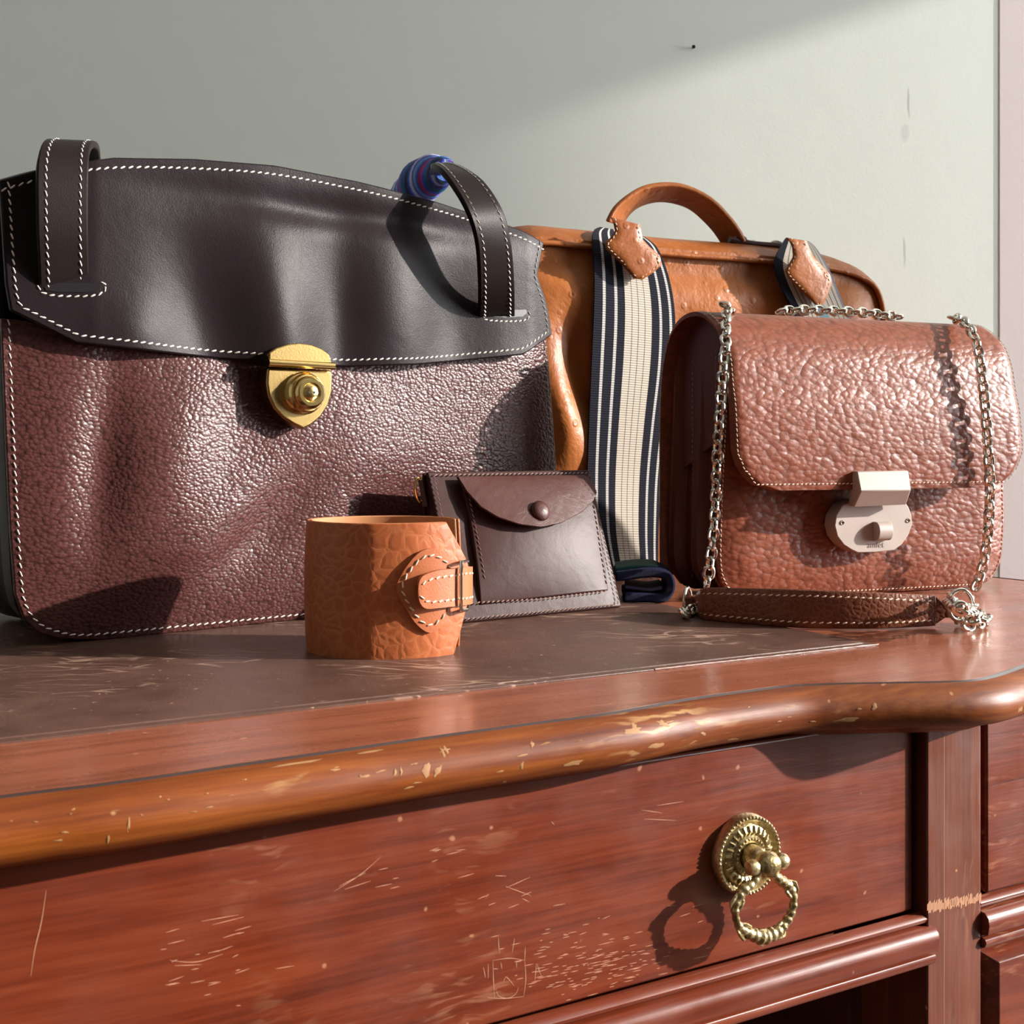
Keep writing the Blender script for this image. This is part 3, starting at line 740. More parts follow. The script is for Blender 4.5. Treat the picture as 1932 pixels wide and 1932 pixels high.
m.build('lock_hole_shade', M['edge'], lock)  # black discs stand in for the dark inside the two holes
# tartan silk wound round the folded-back part of the handle
sc = [(840, 320, -.045), (817, 328, -.080), (792, 346, -.112), (772, 380, -.142), (764, 420, -.150), (768, 470, -.152), (780, 520, -.154)]
pth = smooth([tuple(HB.px(x, y, w)) for x, y, w in sc], 40)
scarf = thing('silk_scarf', 'blue tartan silk scarf wound round the black handle behind the large handbag', 'scarf', V(pth[0]))
m = Mesh().tube(pth, [.0085 + .0085 * min(1, i / 12) + .0008 * math.sin(i * .9) for i in range(40)], 22); m.build('wound_silk', M['silk'], scarf)
m = Mesh(); e0, e1 = V(pth[-1]), V(pth[-1]) + V((.004, .012, -.09)); sd = HB.ux * .016
m.ribbon([e0 - sd, e0.lerp(e1, .5) - sd * 1.2, e1 - sd * 1.4], [e0 + sd, e0.lerp(e1, .5) + sd * 1.1, e1 + sd * 1.3], .0012, 20, 6); m.build('scarf_tail', M['silk'], scarf)

# ------------------------------------------------------------------ tan leather cuff
cx, cy, ca, cb_ = -.0712, .6165, .0405, .0345
pl_ = [(-.0255, .6045), (-.0325, .5975), (-.042, .5900), (-.0545, .5845)]
for k in range(0, 41):
    g = R(-90 - 264 * k / 40); pl_.append((cx + ca * math.cos(g), cy + cb_ * math.sin(g)))
pl_ = resample(smooth(pl_, 160), 160)
class Cyl:
    def __init__(s, pts):
        s.p = [V((a, b, 0)) for a, b in pts]; s.n = []
        for i in range(len(pts)):
            t = s.p[min(len(pts) - 1, i + 1)] - s.p[max(0, i - 1)]; q = V((t.y, -t.x, 0)).normalized()
            if q.dot(s.p[i] - V((cx, cy, 0))) < 0: q = -q
            s.n.append(q)
    def px(s, x, y, off=0):
        k = (x - CX) / F; best = None
        for i in range(len(s.p) - 1):
            a = s.p[i] + s.n[i] * off; b = s.p[i + 1] + s.n[i + 1] * off
            fa, fb = a.x - k * a.y, b.x - k * b.y
            if fa * fb <= 0 and fa != fb:
                t = fa / (fa - fb); q = a.lerp(b, t)
                if best is None or q.y < best[0]: best = (q.y, i, t)
        if best is None:
            i = 0 if x > 700 else max(range(len(s.p)), key=lambda j: -s.p[j].x); a = s.p[i] + s.n[i] * off; best = (a.y, i, 0)
            if i == 0:
                tdir = (s.p[0] - s.p[1]).normalized(); den = tdir.x - k * tdir.y; kk = (k * a.y - a.x) / den if abs(den) > 1e-9 else 0; a = a + tdir * min(.02, max(0, kk)); best = (a.y, 0, 0)
                return V((k * a.y, a.y, CAM.z + (HY - y) / F * a.y))
        Y = best[0]; return V((k * Y, Y, CAM.z + (HY - y) / F * Y))
CY = Cyl(pl_)
cuff = thing('leather_cuff', 'tan leather wrist cuff with buckle standing in front of the handbag', 'cuff', V((cx, cy, T)))
HC = .0715; nv = 22; nu = 150
def trim_at(q):     # q 0 bottom .. 1 top, how far the front end is cut back
    for (a, b), (c, d) in zip([(0, .0095), (.40, 0), (.68, 0)], [(.40, 0), (.68, 0), (1, .0145)]):
        if a <= q <= c: return b + (d - b) * (q - a) / (c - a)
P = []; seglen = [0]
for a, b in zip(CY.p, CY.p[1:]): seglen.append(seglen[-1] + (b - a).length)
Lc = seglen[-1]
def at_len(s):
    s = max(0, min(Lc, s)); i = 0
    lo, hi = 0, len(seglen) - 2
    while lo < hi:
        mid = (lo + hi + 1) // 2
        if seglen[mid] <= s: lo = mid
        else: hi = mid - 1
    t = (s - seglen[lo]) / max(1e-9, seglen[lo + 1] - seglen[lo]); return CY.p[lo].lerp(CY.p[lo + 1], t), CY.n[lo].lerp(CY.n[lo + 1], t).normalized()
for i in range(nu):
    col = []
    for j in range(nv):
        q = j / (nv - 1); t0 = trim_at(q); s_ = t0 + (Lc - t0) * (i / (nu - 1)) ** 1.0
        e, nn = at_len(s_); bul = .0012 * (1 - (2 * q - 1) ** 2)
        z = T + .0004 + HC * q
        col.append(V((e.x, e.y, z)) + nn * bul)
    P.append(col)
band = Mesh().slab(P, .0017).build('band', M['tan'], cuff, bevel=.0006)
P2 = [[p - (at_len(Lc * i / (nu - 1))[1]) * .00175 for p in col] for i, col in enumerate(P)]
Mesh().slab(P2, .0015).build('lining', M['tan_lining'], cuff, bevel=.0005)
def cyn(p):
    i = min(range(len(CY.p)), key=lambda k: (CY.p[k].x - p.x) ** 2 + (CY.p[k].y - p.y) ** 2); return CY.n[i]
m = Mesh()
for q in (.075, .925):
    ln = []
    for i in range(100):
        t0 = trim_at(q) + .005; e, nn = at_len(t0 + (Lc * .97 - t0) * i / 99); ln.append(V((e.x, e.y, T + HC * q)) + nn * (.0006 + .0012 * (1 - (2 * q - 1) ** 2)))
    m.stitch(ln, cyn, .0046, .0036, .00044, .3)
for qa, qb in ((.08, .34), (.70, .92)):
    ln = []
    for i in range(14):
        q = qa + (qb - qa) * i / 13; e, nn = at_len(trim_at(q) + .005); ln.append(V((e.x, e.y, T + HC * q)) + nn * .0018)
    m.stitch(ln, cyn, .0046, .0036, .00044, .3)
m.build('stitching', M['thread_tan'], band, kind='stuff')
def cpatch(outline, off, t, name, mat, parent, n=44, bulge=.0):
    pts = smooth(outline, n, True)[:-1]; cxm = sum(p[0] for p in pts) / len(pts); cym = sum(p[1] for p in pts) / len(pts)
    rings = [0.02, .35, .65, .88, 1.0]
    P = [[CY.px(cxm + (x - cxm) * k, cym + (y - cym) * k, off + bulge * (1 - k * k)) for k in rings] for x, y in pts]
    return Mesh().slab(P, t, closed=True).build(name, mat, parent, bevel=.0006, recalc=True)
patch_o = [(748, 1112), (758, 1084), (774, 1060), (795, 1040), (819, 1035), (838, 1042), (856, 1060), (864, 1082), (866, 1112), (860, 1142), (846, 1168), (816, 1194), (790, 1182), (768, 1152)]
pt = cpatch(patch_o, .0046, .0030, 'buckle_patch', M['tan_flat'], cuff)
m = Mesh()
def cline(o, k, off):
    pts = smooth(o, 60, True); a = sum(p[0] for p in pts) / 60; b = sum(p[1] for p in pts) / 60
    return [CY.px(a + (x - a) * k, b + (y - b) * k, off) for x, y in pts]
m.stitch(cline(patch_o, .84, .0050), cyn, .0046, .0036, .00046, .3); m.build('stitching', M['thread_tan'], pt, kind='stuff')
# strap: from the far end round the right side and through the buckle
e_end, n_end = at_len(Lc - .004)
def zc(py, Y): return CAM.z + (HY - py) / F * Y
sp = [(789, .0108, 1112, 1112), (791, .0108, 1098, 1132), (797, .0106, 1088, 1144), (808, .0100, 1082, 1149), (830, .0092, 1076, 1147), (858, .0082, 1073, 1144)]
Aa, Bb = [], []
for x, off, y0, y1 in sp:
    Aa.append(CY.px(x, y1, off)); Bb.append(CY.px(x, y0, off))
for x, Y, y0, y1 in ((876, .596, 1070, 1142), (888, .602, 1069, 1140), (892, .609, 1069, 1138), (886, .617, 1070, 1136), (872, .624, 1072, 1134), (858, .628, 1074, 1132)):
    X = (x - CX) / F * Y; Aa.append(V((X, Y, zc(y1, Y)))); Bb.append(V((X, Y, zc(y0, Y))))
stp = Mesh().ribbon(Aa, Bb, .0030, 50, 9).build('strap', M['tan_flat'], cuff, bevel=.0008)
A2, B2 = smooth(Aa, 60), smooth(Bb, 60); m = Mesh()
def strap_n(p): return (cyn(p) + V((.0, -.4, 0))).normalized()
for A3, B3 in ((A2, B2), (B2, A2)):
    ln = []
    for i in range(5, 44):
        a, b = V(A3[i]), V(B3[i]); e = (b - a); L_ = e.length; e.normalize(); ln.append(a + e * min(.0036, L_ * .4) + strap_n(a) * .0003)
    m.stitch(ln, strap_n, .0040, .0032, .00044, .3)
m.build('stitching', M['thread_tan'], stp, kind='stuff')
bk = [(871, 1060, .590), (869, 1080, .5895), (869, 1130, .5895), (870, 1152, .590)]
pts = [V(((x - CX) / F * Y, Y, zc(y, Y))) for x, y, Y in bk]; q = [V(((x - CX) / F * Y, Y, zc(y, Y))) for x, y, Y in ((881, 1150, .607), (882, 1058, .607))]
loop = resample([tuple(p) for p in pts + q + [pts[0]]], 50)[:-1]
m = Mesh().tube(loop, .00105, 8, True); m.build('buckle', M['steel'], cuff)

# ------------------------------------------------------------------ small burgundy card case
c0, c1 = tab(866, 1181), tab(1174, 1149)
ux = (c1 - c0).normalized(); bk_ = V((-ux.y, ux.x, 0)); lean = R(20.5)
CC = Frame(c0, ux, V((0, 0, 1)) * math.cos(lean) + bk_ * math.sin(lean))
case = thing('card_case', 'small glossy burgundy leather pouch with snap flap beside the tan cuff', 'pouch', (c0 + c1) / 2)
WC = (c1 - c0).length; hC = CC.uv(960, 888)[1]
tl, tr = CC.uv(806, 889)[0], CC.uv(1112, 888)[0]
TB = .0019
def quad(w, du=0, top=hC, nu=24, nv=16, puff=0.0):
    P = []
    for i in range(nu):
        s_ = i / (nu - 1); col = []
        for j in range(nv):
            q = j / (nv - 1); ua = 0 + (tl - 0) * q + du; ub = WC + (tr - WC) * q - du
            z = puff * (1 - (2 * s_ - 1) ** 4) * (1 - (2 * q - 1) ** 4)
            col.append(CC.p(ua + (ub - ua) * s_, TB + (top - TB) * q, w + z))
        P.append(col)
    return P
Mesh().slab(quad(0, puff=.0015), .003, CC.n).build('body', M['case'], case, bevel=.0009)
# wedge-shaped back and gusset so that it stands by itself
def backpt(u, q): 
    p = CC.p(u, TB + (hC - .004) * q, -.004 - .012 * q); 
    return p
P = []
for i in range(20):
    s_ = i / 19; col = []
    for j in range(10):
        q = j / 9; u = (tl * q) + (WC + (tr - WC) * q - tl * q) * s_
        p = CC.p(u, TB + (hC - .003) * q, 0); p += bk_ * (.005 + .012 * math.sin(q * math.pi) ** .6); col.append(p)
    P.append(col)
Mesh().slab(P, .002, -bk_).build('back_panel', M['case'], case, bevel=.0006)
for e in (0, 1):
    m = Mesh(); P = []
    for j in range(16):
        q = j / 15; u = tl * q if e == 0 else WC + (tr - WC) * q; u += .0012 if e == 0 else -.0012
        col = []
        for k in range(5):
            t = k / 4; p = CC.p(u, TB + (hC - .006) * q, -.002); col.append(p + bk_ * (.003 + .010 * math.sin(q * math.pi) ** .6) * t + CC.ux * (-.0035 if e == 0 else .0035) * math.sin(t * math.pi) * math.sin(q * math.pi))
        P.append(col)
    m.slab(P, .0012); m.build('gusset', M['case'], case)
m = Mesh()
per = [(tl + .003, hC - .003), (tr - .003, hC - .003)]; per2 = [(tl + .003, hC - .003), (.003, .0035), (WC - .003, .0035), (tr - .003, hC - .003)]
for l in (per, per2):
    q = resample(l, 90); m.stitch([CC.p(u, v, .0018 if 0.1 < 1 else 0) for u, v in q], CC.n, .0036, .0031, .00040, .35)
m.build('stitching', M['thread_dull'], case, kind='stuff')
def cc_map(w, puff, box):
    (x0, y0, x1, y1) = box
    def f(x, y):
        a = max(0, min(1, (x - x0) / (x1 - x0))); b = max(0, min(1, (y - y0) / (y1 - y0)))
        u, v = CC.uv(x, y, w); return CC.p(u, v, w + puff * (math.sin(a * math.pi) ** .6) * (math.sin((.15 + .85 * b) * math.pi) ** .7))
    return f
pk = coons([(868, 900), (1106, 899)], [(906, 1141), (1148, 1114)], [(906, 1141), (893, 1050), (880, 960), (868, 900)], [(1148, 1114), (1134, 1040), (1120, 960), (1106, 899)], 40, 30)
fpk = cc_map(.0016, .0075, (868, 899, 1148, 1141))
pocket = Mesh().slab(gridmap(pk, fpk), .0030, CC.n).build('pocket', M['case'], case, bevel=.0008)
m = Mesh()
for l in ([(880, 930), (892, 1000), (910, 1096)], [(898, 1137), (1020, 1130), (1146, 1115)], [(1113, 955), (1128, 1040), (1143, 1104)]):
    q = resample(l, 40)
    m.stitch([CC.px(x, y, .0026 + (.0008)) if l[0][0] == 898 else fpk(x, y) + CC.n * .0003 for x, y in q], CC.n, .0036, .0031, .00040, .35)
m.build('stitching', M['thread_dull'], pocket, kind='stuff')
fb_ = [(863, 899), (880, 926), (907, 956), (940, 976), (981, 989), (1021, 994), (1061, 986), (1100, 965), (1121, 944), (1127, 928), (1119, 912), (1103, 897)]
def flap_map(x, y):
    t = max(0, min(1, (y - 897) / 95)); s_ = max(0, min(1, (x - 863) / 264)); w = .0062 + .0052 * t ** .8 + .006 * math.sin(s_ * math.pi) * t ** .5
    u, v = CC.uv(x, y, w); return CC.p(u, v, w)
cf2 = coons([(863, 898), (1103, 896)], [(907, 956), (940, 976), (981, 989), (1021, 994), (1061, 986), (1100, 965)], [(907, 956), (880, 926), (863, 898)], [(1100, 965), (1121, 944), (1127, 928), (1119, 912), (1103, 896)], 40, 20)
cflap = Mesh().slab(gridmap(cf2, flap_map), .0022, CC.n).build('flap', M['case_flap'], case, bevel=.0007)
bc = flap_map(1018, 965)
m = Mesh().lathe([(.0064, -.001), (.0071, .0006), (.0070, .0020), (.0058, .0034), (.0034, .0043), (0, .0046)], bc, CC.n, 28); m.build('snap_button', M['case_flap'], cflap)
# ring tab on the left side
tb = CC.px(797, 925, -.006); m = Mesh()
m.ribbon([CC.px(797, 905, -.004), CC.px(806, 955, -.004)], [CC.px(806, 903, -.012), CC.px(814, 955, -.012)], .003, 10, 4); m.build('ring_tab', M['case_flap'], case)
rc = CC.px(791, 925, -.008); r1 = (V((-.35, .2, 0)) + CC.n * .4).normalized()
m = Mesh().tube([rc + V((0, 0, 1)) * .0075 * math.cos(g) + r1 * .0042 * math.sin(g) for g in [2 * math.pi * k / 28 for k in range(28)]], .0010, 8, True); m.build('split_ring', M['brass'], case)

# ------------------------------------------------------------------ ostrich travel bag behind
OB = Frame((.014, .990, T), (.94, .342, 0))
ost = thing('ostrich_travel_bag', 'orange tan ostrich leather travel bag with top handle standing behind the others', 'travel bag', OB.p(.19, 0, -.05))
def ob_disp(u, v):
    e = max(0, min(1, (u + .01) / .04)) * max(0, min(1, (.375 - u) / .04)) * max(0, min(1, (.275 - v) / .035))
    z = .010 * e * (2 - e)
    z += e * (.012 * gauss(u, v, .022, .15, .02, .06, .45) - .010 * gauss(u, v, .05, .18, .018, .05, .35) - .008 * gauss(u, v, .16, .21, .04, .03) + .006 * gauss(u, v, .115, .22, .02, .03)
              - .010 * gauss(u, v, .235, .22, .028, .04, .3) + .007 * gauss(u, v, .275, .215, .015, .04, -.3) + .005 * gauss(u, v, .34, .22, .02, .03) + .006 * gauss(u, v, .02, .07, .03, .05))
    return z
vt = [OB.uv(x, y) for x, y in [(1000, 462), (1100, 466), (1270, 482), (1400, 491), (1500, 500), (1575, 510), (1625, 526)]]
rt = [OB.uv(x, y) for x, y in [(1625, 526), (1650, 548), (1662, 590), (1664, 640)]]
right = [(rt[-1][0] - .004, .012), (rt[-1][0], .1)] + rt[::-1]
topc = [(-.012, vt[0][1] - .02)] + vt[:]
c = coons(topc, [(-.012, .001), (right[0][0], .001)], [(-.012, .001), (-.014, .15), (-.012, vt[0][1] - .02)], right, 70, 50)
Mesh().slab([[OB.p(u, v, ob_disp(u, v)) for u, v in col] for col in c], .004, OB.n).build('front_panel', M['ostrich'], ost, bevel=.001)
Mesh().slab([[OB.p(u, v, -.104) for u, v in col] for col in coons(topc, [(-.012, .001), (right[0][0], .001)], [(-.012, .001), (-.012, vt[0][1] - .02)], right, 24, 16)], .004, OB.n).build('back_panel', M['ostrich'], ost, bevel=.001)
rim = smooth([(-.012, vt[0][1] - .02)] + vt + rt[1:] + [(rt[-1][0], .1), (rt[-1][0] - .004, .012)], 90)
ridge = [(.0015, .0), (.001, .006), (-.012, .0145), (-.032, .0225), (-.047, .0245), (-.053, .0245), (-.068, .0225), (-.09, .0145), (-.101, .004)]
P = []
for i, (u, v) in enumerate(rim):
    a = rim[max(0, i - 1)]; b = rim[min(len(rim) - 1, i + 1)]; x, y = b[0] - a[0], b[1] - a[1]; l = math.hypot(x, y); nx, ny = -y / l, x / l
    kk = max(0.25, ny); P.append([OB.p(u + nx * h * kk, v + ny * h * kk, w) for w, h in ridge])
Mesh().slab(P, .003).build('top_gusset', M['ostrich'], ost, bevel=.0006)
m = Mesh().tube([OB.p(u, v, .004) for u, v in rim], .0026, 10); m.build('piping', M['ostrich'], ost)
m = Mesh()
for w, h in ((-.040, .0236),):
    m.stitch([OB.p(u, v + h, w) for u, v in rim[8:66]], V((0, -.3, 1)), .0042, .003, .0006, .3)
m.build('stitching', M['thread_tan'], ost, kind='stuff')
# top handle
A_ = [OB.px(x, y, -.030) for x, y in [(1150, 420), (1163, 396), (1185, 376), (1215, 358), (1250, 351), (1285, 353), (1320, 366), (1350, 386), (1378, 416), (1395, 440), (1404, 458)]]
B_ = [OB.px(x, y, -.060) for x, y in [(1176, 428), (1186, 410), (1202, 395), (1224, 386), (1248, 383), (1275, 387), (1300, 397), (1322, 415), (1342, 436), (1356, 456), (1362, 466)]]
hd = Mesh().ribbon(B_, A_, .0050, 60, 7).build('top_handle', M['ostrich'], ost, bevel=.0018, seg=3)
m = Mesh()
for x, y in ((1396, 452), (1465, 462), (1420, 462)):
    c_ = OB.px(x, y, -.036); m.tube([c_ + OB.ux * .007 * math.cos(g) + V((0, 0, 1)) * .0035 * math.sin(g) for g in [2 * math.pi * k / 20 for k in range(20)]], .0014, 7, True)
m.build('handle_ring', M['steel'], ost)
m = Mesh().tube([OB.px(1376, 452, -.036), OB.px(1420, 461, -.034), OB.px(1482, 466, -.03)], .0035, 8); m.build('zip_pull', M['case'], ost)
# woven shoulder strap, hanging in front on the left
rows = [(1132, 428, 1200, 440, -.022), (1119, 437, 1224, 452, -.002), (1120, 470, 1244, 474, .012), (1122, 520, 1264, 530, .016), (1121, 590, 1274, 600, .017), (1117, 680, 1272, 690, .017), (1112, 800, 1258, 800, .018), (1109, 900, 1247, 900, .022),
        (1112, 990, 1243, 990, .034), (1124, 1050, 1242, 1050, .040), (1135, 1082, 1243, 1082, .050)]
Aa, Bb = edges(rows, OB)
ws1 = Mesh().ribbon(Aa, Bb, .0022, 80, 24).build('woven_strap', M['web'], ost)
def tabpiece(top, bot, left, right, fr, w, bulge, name, parent):
    c = coons(top, bot, left, right, 14, 30); n_, m_ = 14, 30
    P = [[fr.px(x, y, w + bulge * (1 - (2 * i / (n_ - 1) - 1) ** 4) * (1 - (2 * j / (m_ - 1) - 1) ** 6)) for j, (x, y) in enumerate(col)] for i, col in enumerate(c)]
    o = Mesh().slab(P, .0032).build(name, M['ostrich'], parent, bevel=.0007)
    m = Mesh()
    for l in (inset(left, 5), inset(right, -5)): m.stitch([fr.px(x, y, w + bulge * .55) for x, y in resample(l, 40)], fr.n, .0042, .0030, .0005, .3)
    m.build('stitching', M['thread_tan'], o, kind='stuff')
tabpiece([(1155, 410), (1208, 424)], [(1197, 526), (1212, 528)], [(1197, 526), (1168, 494), (1144, 471), (1140, 458), (1152, 448), (1160, 436), (1155, 410)][:], [(1212, 528), (1230, 516), (1249, 500), (1245, 482), (1228, 468), (1213, 452), (1208, 424)], OB, .024, .003, 'strap_tab', ws1)
rows = [(1484, 448, 1526, 455, -.018), (1478, 455, 1540, 468, .002), (1462, 492, 1562, 503, .014), (1468, 525, 1578, 540, .018), (1484, 560, 1592, 575, .019), (1504, 600, 1608, 612, .020), (1540, 690, 1640, 700, .020), (1560, 800, 1665, 800, .02)]
Aa, Bb = edges(rows, OB)
ws2 = Mesh().ribbon(Aa, Bb, .0022, 50, 24).build('woven_strap', M['web_back'], ost, label='other end of the woven strap, cream with a blue centre')
tabpiece([(1487, 449), (1522, 455)], [(1543, 580), (1550, 579)], [(1543, 580), (1512, 550), (1486, 524), (1481, 511), (1488, 498), (1496, 484), (1494, 466), (1487, 449)], [(1550, 579), (1561, 560), (1570, 532), (1566, 517), (1550, 500), (1532, 480), (1522, 455)], OB, .026, .003, 'strap_tab', ws2)

# ------------------------------------------------------------------ folded navy band on the desk
nb0 = tab(1172, 1142)
band_ = thing('folded_band', 'folded navy knitted band with green top edge lying behind the burgundy pouch', 'band', V((.095, .80, T)))
Yb = .80
def nb(x, y, Y=Yb): return V(((x - CX) / F * Y, Y, max(T + .0008, CAM.z + (HY - y) / F * Y)))
lp = [(1176, 1142), (1220, 1141), (1255, 1138), (1272, 1118), (1274, 1098), (1266, 1082), (1245, 1073), (1215, 1073), (1180, 1078), (1160, 1080)]
Aa = [nb(x, y) for x, y in lp]; Bb = [p + V((.004, .055, 0)) for p in Aa]
Mesh().ribbon(Bb, Aa, .0068, 60, 8).build('outer_fold', M['navy_knit'], band_, bevel=.002)
lp = [(1160, 1072), (1200, 1066), (1235, 1067), (1243, 1071)]
Aa = [nb(x, y, Yb + .012) for x, y in lp]; Mesh().ribbon(Aa, [p + V((.004, .045, 0)) for p in Aa], .003, 24, 6).build('green_edge', plain('green_knit', (.012, .075, .07), .8), band_, bevel=.001)
lp = [(1180, 1104), (1200, 1107), (1225, 1110), (1250, 1106)]
Aa = [nb(x, y, Yb + .006) for x, y in lp]; Mesh().ribbon(Aa, [p + V((.004, .045, 0)) for p in Aa], .0025, 24, 6).build('inner_fold', plain('pale_blue_knit', (.12, .14, .32), .8), band_, bevel=.0008)

# ------------------------------------------------------------------ small chestnut shoulder bag
s0 = tab(1345, 1137); s1 = tab(1893, 1107)
SB = Frame(s0, s1 - s0); WS = (s1 - s0).length
sat = thing('shoulder_bag', 'small chestnut brown pebbled shoulder bag with chain strap and putty coloured lock', 'shoulder bag', (s0 + s1) / 2 - SB.n * .04)
def sb_disp(u, v):
    e = max(0, min(1, u / .03)) * max(0, min(1, (WS - u) / .03)) * max(0, min(1, v / .03)); return .006 * e * (2 - e)
b_left = [(1398, 1131), (1374, 1122), (1358, 1098), (1350, 1060), (1352, 950), (1358, 800), (1364, 640)]
b_right = [(1842, 1109), (1872, 1090), (1888, 1055), (1895, 1000), (1894, 920), (1890, 800), (1886, 660)]
c = coons([(1364, 640), (1886, 660)], [(1398, 1131), (1620, 1121), (1842, 1109)], b_left, b_right, 80, 60)
def smap(x, y, e=0): u, v = SB.uv(x, y); return SB.p(u, max(.0006, v), e + sb_disp(u, v))
Mesh().slab(gridmap(c, smap), .0036, SB.n).build('front_panel', M['satchel'], sat, bevel=.0009)
ol = [SB.uv(x, y) for x, y in smooth(b_left[::-1], 24) + smooth([(1398, 1131), (1620, 1121), (1842, 1109)], 20)[1:] + smooth(b_right, 24)[1:]]
m = Mesh(); m.stitch([SB.p(u, max(.003, v), sb_disp(u, v) + .0003) for u, v in inset(ol, .0030)], SB.n, .0036, .0028, .0004, .25); m.build('stitching', M['thread_tan'], sat, kind='stuff')
oi = inset([(u, max(.0008, v)) for u, v in ol], .0015); fold = [0, .001, .010, .011, .003, .003, .011, .010, .001, 0]; ws_ = [-.004, -.006, -.008, -.030, -.034, -.040, -.042, -.062, -.066, -.0685]
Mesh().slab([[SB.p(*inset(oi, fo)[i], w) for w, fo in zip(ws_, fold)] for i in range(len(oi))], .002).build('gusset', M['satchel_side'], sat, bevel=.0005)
Mesh().slab([[SB.p(u, max(.0006, v), -.0690) for u, v in [SB.uv(x, y) for x, y in col]] for col in coons([(1364, 640), (1886, 660)], [(1398, 1131), (1842, 1109)], b_left, b_right, 24, 20)], .0036, SB.n).build('back_panel', M['satchel'], sat, bevel=.0009)
# seams on the dark side
m = Mesh()
for w, y0 in ((-.012, 655), (-.046, 668)):
    u, v = SB.uv(1345, y0); m.stitch([SB.p(.001 + .0085, .012 + (v - .012) * k / 20, w) for k in range(21)], -SB.ux, .0042, .003, .0003, .1)
m.build('side_stitching', M['thread_dull'], sat, kind='stuff')
# flap
vb = SB.uv(1650, 923, .030)[1]; fu0 = SB.uv(1372, 760, .022)[0]; fu1 = SB.uv(1920, 760, .026)[0]
pr = [(.030, vb), (.0305, vb + .012), (.030, vb + .035), (.028, vb + .06), (.025, .155), (.021, .178), (.012, .196), (-.004, .2085), (-.020, .2130), (-.038, .2122), (-.053, .206), (-.065, .193), (-.073, .172), (-.0765, .145), (-.0775, .11), (-.0775, .05), (-.0765, .012)]
pr = smooth(pr, 90); rc_ = .034; P = []; nW = 90
dl = [0]
for a, b in zip(pr, pr[1:]): dl.append(dl[-1] + math.dist(a, b))
for i in range(nW):
    s_ = i / (nW - 1); col = []
    for j, (w, v) in enumerate(pr):
        d = dl[j]; ins = rc_ - math.sqrt(max(0, rc_ ** 2 - max(0, rc_ - d) ** 2)) if d < rc_ else 0
        grow = .0035 * max(0, 1 - abs(d - .03) / .1)
        a, b = fu0 + ins, fu1 - ins + grow
        u = a + (b - a) * s_; edge = min(s_, 1 - s_)
        col.append(SB.p(u, v - .0012 * math.sin(s_ * 9) * (1 if d < .1 else 0) * 0, w - .004 * max(0, 1 - edge / .03) ** 2 * (1 if d < .15 else .4)))
    P.append(col)
sflap = Mesh().slab(P, .0034).build('flap', M['satchel'], sat, bevel=.0010)
for ue in (fu0 + .012, fu1 - .014):  # end panels added under the flap so that no sun shines through
    pts = [SB.p(ue, v, w) for w, v in inset(pr, .0036)[26:72:3]] + [SB.p(ue, .12, -.004)]
    Mesh().prism(pts, SB.ux * .002).build('flap_end_blocker', M['satchel_side'], sat)
m = Mesh(); per = []
def flp(d, side):      # point of the flap edge at profile distance d, inset for the stitch line
    j = min(range(len(dl)), key=lambda k: abs(dl[k] - d)); w, v = pr[j]
    ins = rc_ - math.sqrt(max(0, rc_ ** 2 - max(0, rc_ - d) ** 2)) if d < rc_ else 0
    grow = .0035 * max(0, 1 - abs(d - .03) / .1)
    return (fu0 + ins + .003, v, w) if side == 0 else (fu1 - ins + grow - .003, v, w)
L0 = [flp(.17 * (1 - k / 60) + .0028, 0) for k in range(61)]; L1 = [flp(.17 * k / 60 + .0028, 1) for k in range(61)]
ln = L0 + L1; m.stitch([SB.p(u, v, w + .0002) for u, v, w in ln], SB.n, .0036, .0028, .0004, .25)
m.build('stitching', M['thread_tan'], sflap, kind='stuff')
# putty-coloured lock
LK2 = SB.off(.020)
pc = [(1612, 942), (1590, 953), (1578, 972), (1575, 992), (1580, 1012), (1592, 1028), (1606, 1037), (1619, 1043), (1652, 1042), (1688, 1038), (1702, 1027), (1714, 1010), (1721, 990), (1720, 972), (1714, 956), (1704, 942)]
lk = Mesh().prism([LK2.px(x, y) for x, y in pc], LK2.n * -.013).build('lock_plate', M['putty'], sat, bevel=.0006)
e = [SB.px(x, y, w) for x, y, w in [(1617, 889, .0355), (1714, 888, .0355), (1719, 924, .041), (1624, 927, .041), (1611, 956, .031), (1710, 952, .031)]]
a, b, c_, d_, f_, g_ = e; bkv = SB.n * -.008
m = Mesh(); vs = [a, b, c_, d_, f_, g_] + [p + bkv for p in (a, b)] + [f_ - SB.n * .006, g_ - SB.n * .006]
m.add(vs, [(0, 1, 2, 3), (3, 2, 5, 4), (0, 6, 7, 1), (4, 5, 9, 8), (6, 8, 9, 7), (0, 3, 4, 8, 6), (1, 7, 9, 5, 2)])
m.build('lock_tab', M['putty'], lk, bevel=.0008, angle=20)
m = Mesh(); tp = []
for k in range(9):
    g = math.pi * (k / 8 - .5); tp.append((math.sin(g) * .0070, .0028 + .0050 * math.cos(g)))
ca_, cb2 = LK2.uv(1647, 1002); cr2 = LK2.uv(1673, 1002)[0]
poly = [LK2.p(ca_, cb2 + y, 0) for y, w in (( -.0070, 0), )] 
pp = [LK2.p(ca_, cb2 - .0070, -.0005)] + [LK2.p(ca_, cb2 + y, w) for y, w in tp] + [LK2.p(ca_, cb2 + .0070, -.0005)]
m.prism(pp, LK2.ux * (cr2 - ca_)); m.build('turn_knob', M['putty'], lk, bevel=.0004)
for x, y in ((1589, 986), (1713, 982)):
    m = Mesh().lathe([(0, .0004), (.0010, .0004), (.0014, .0008), (.0018, .0004), (.0019, -.0005)], LK2.px(x, y), LK2.n, 16)
    m.build('rivet', M['steel'], lk)
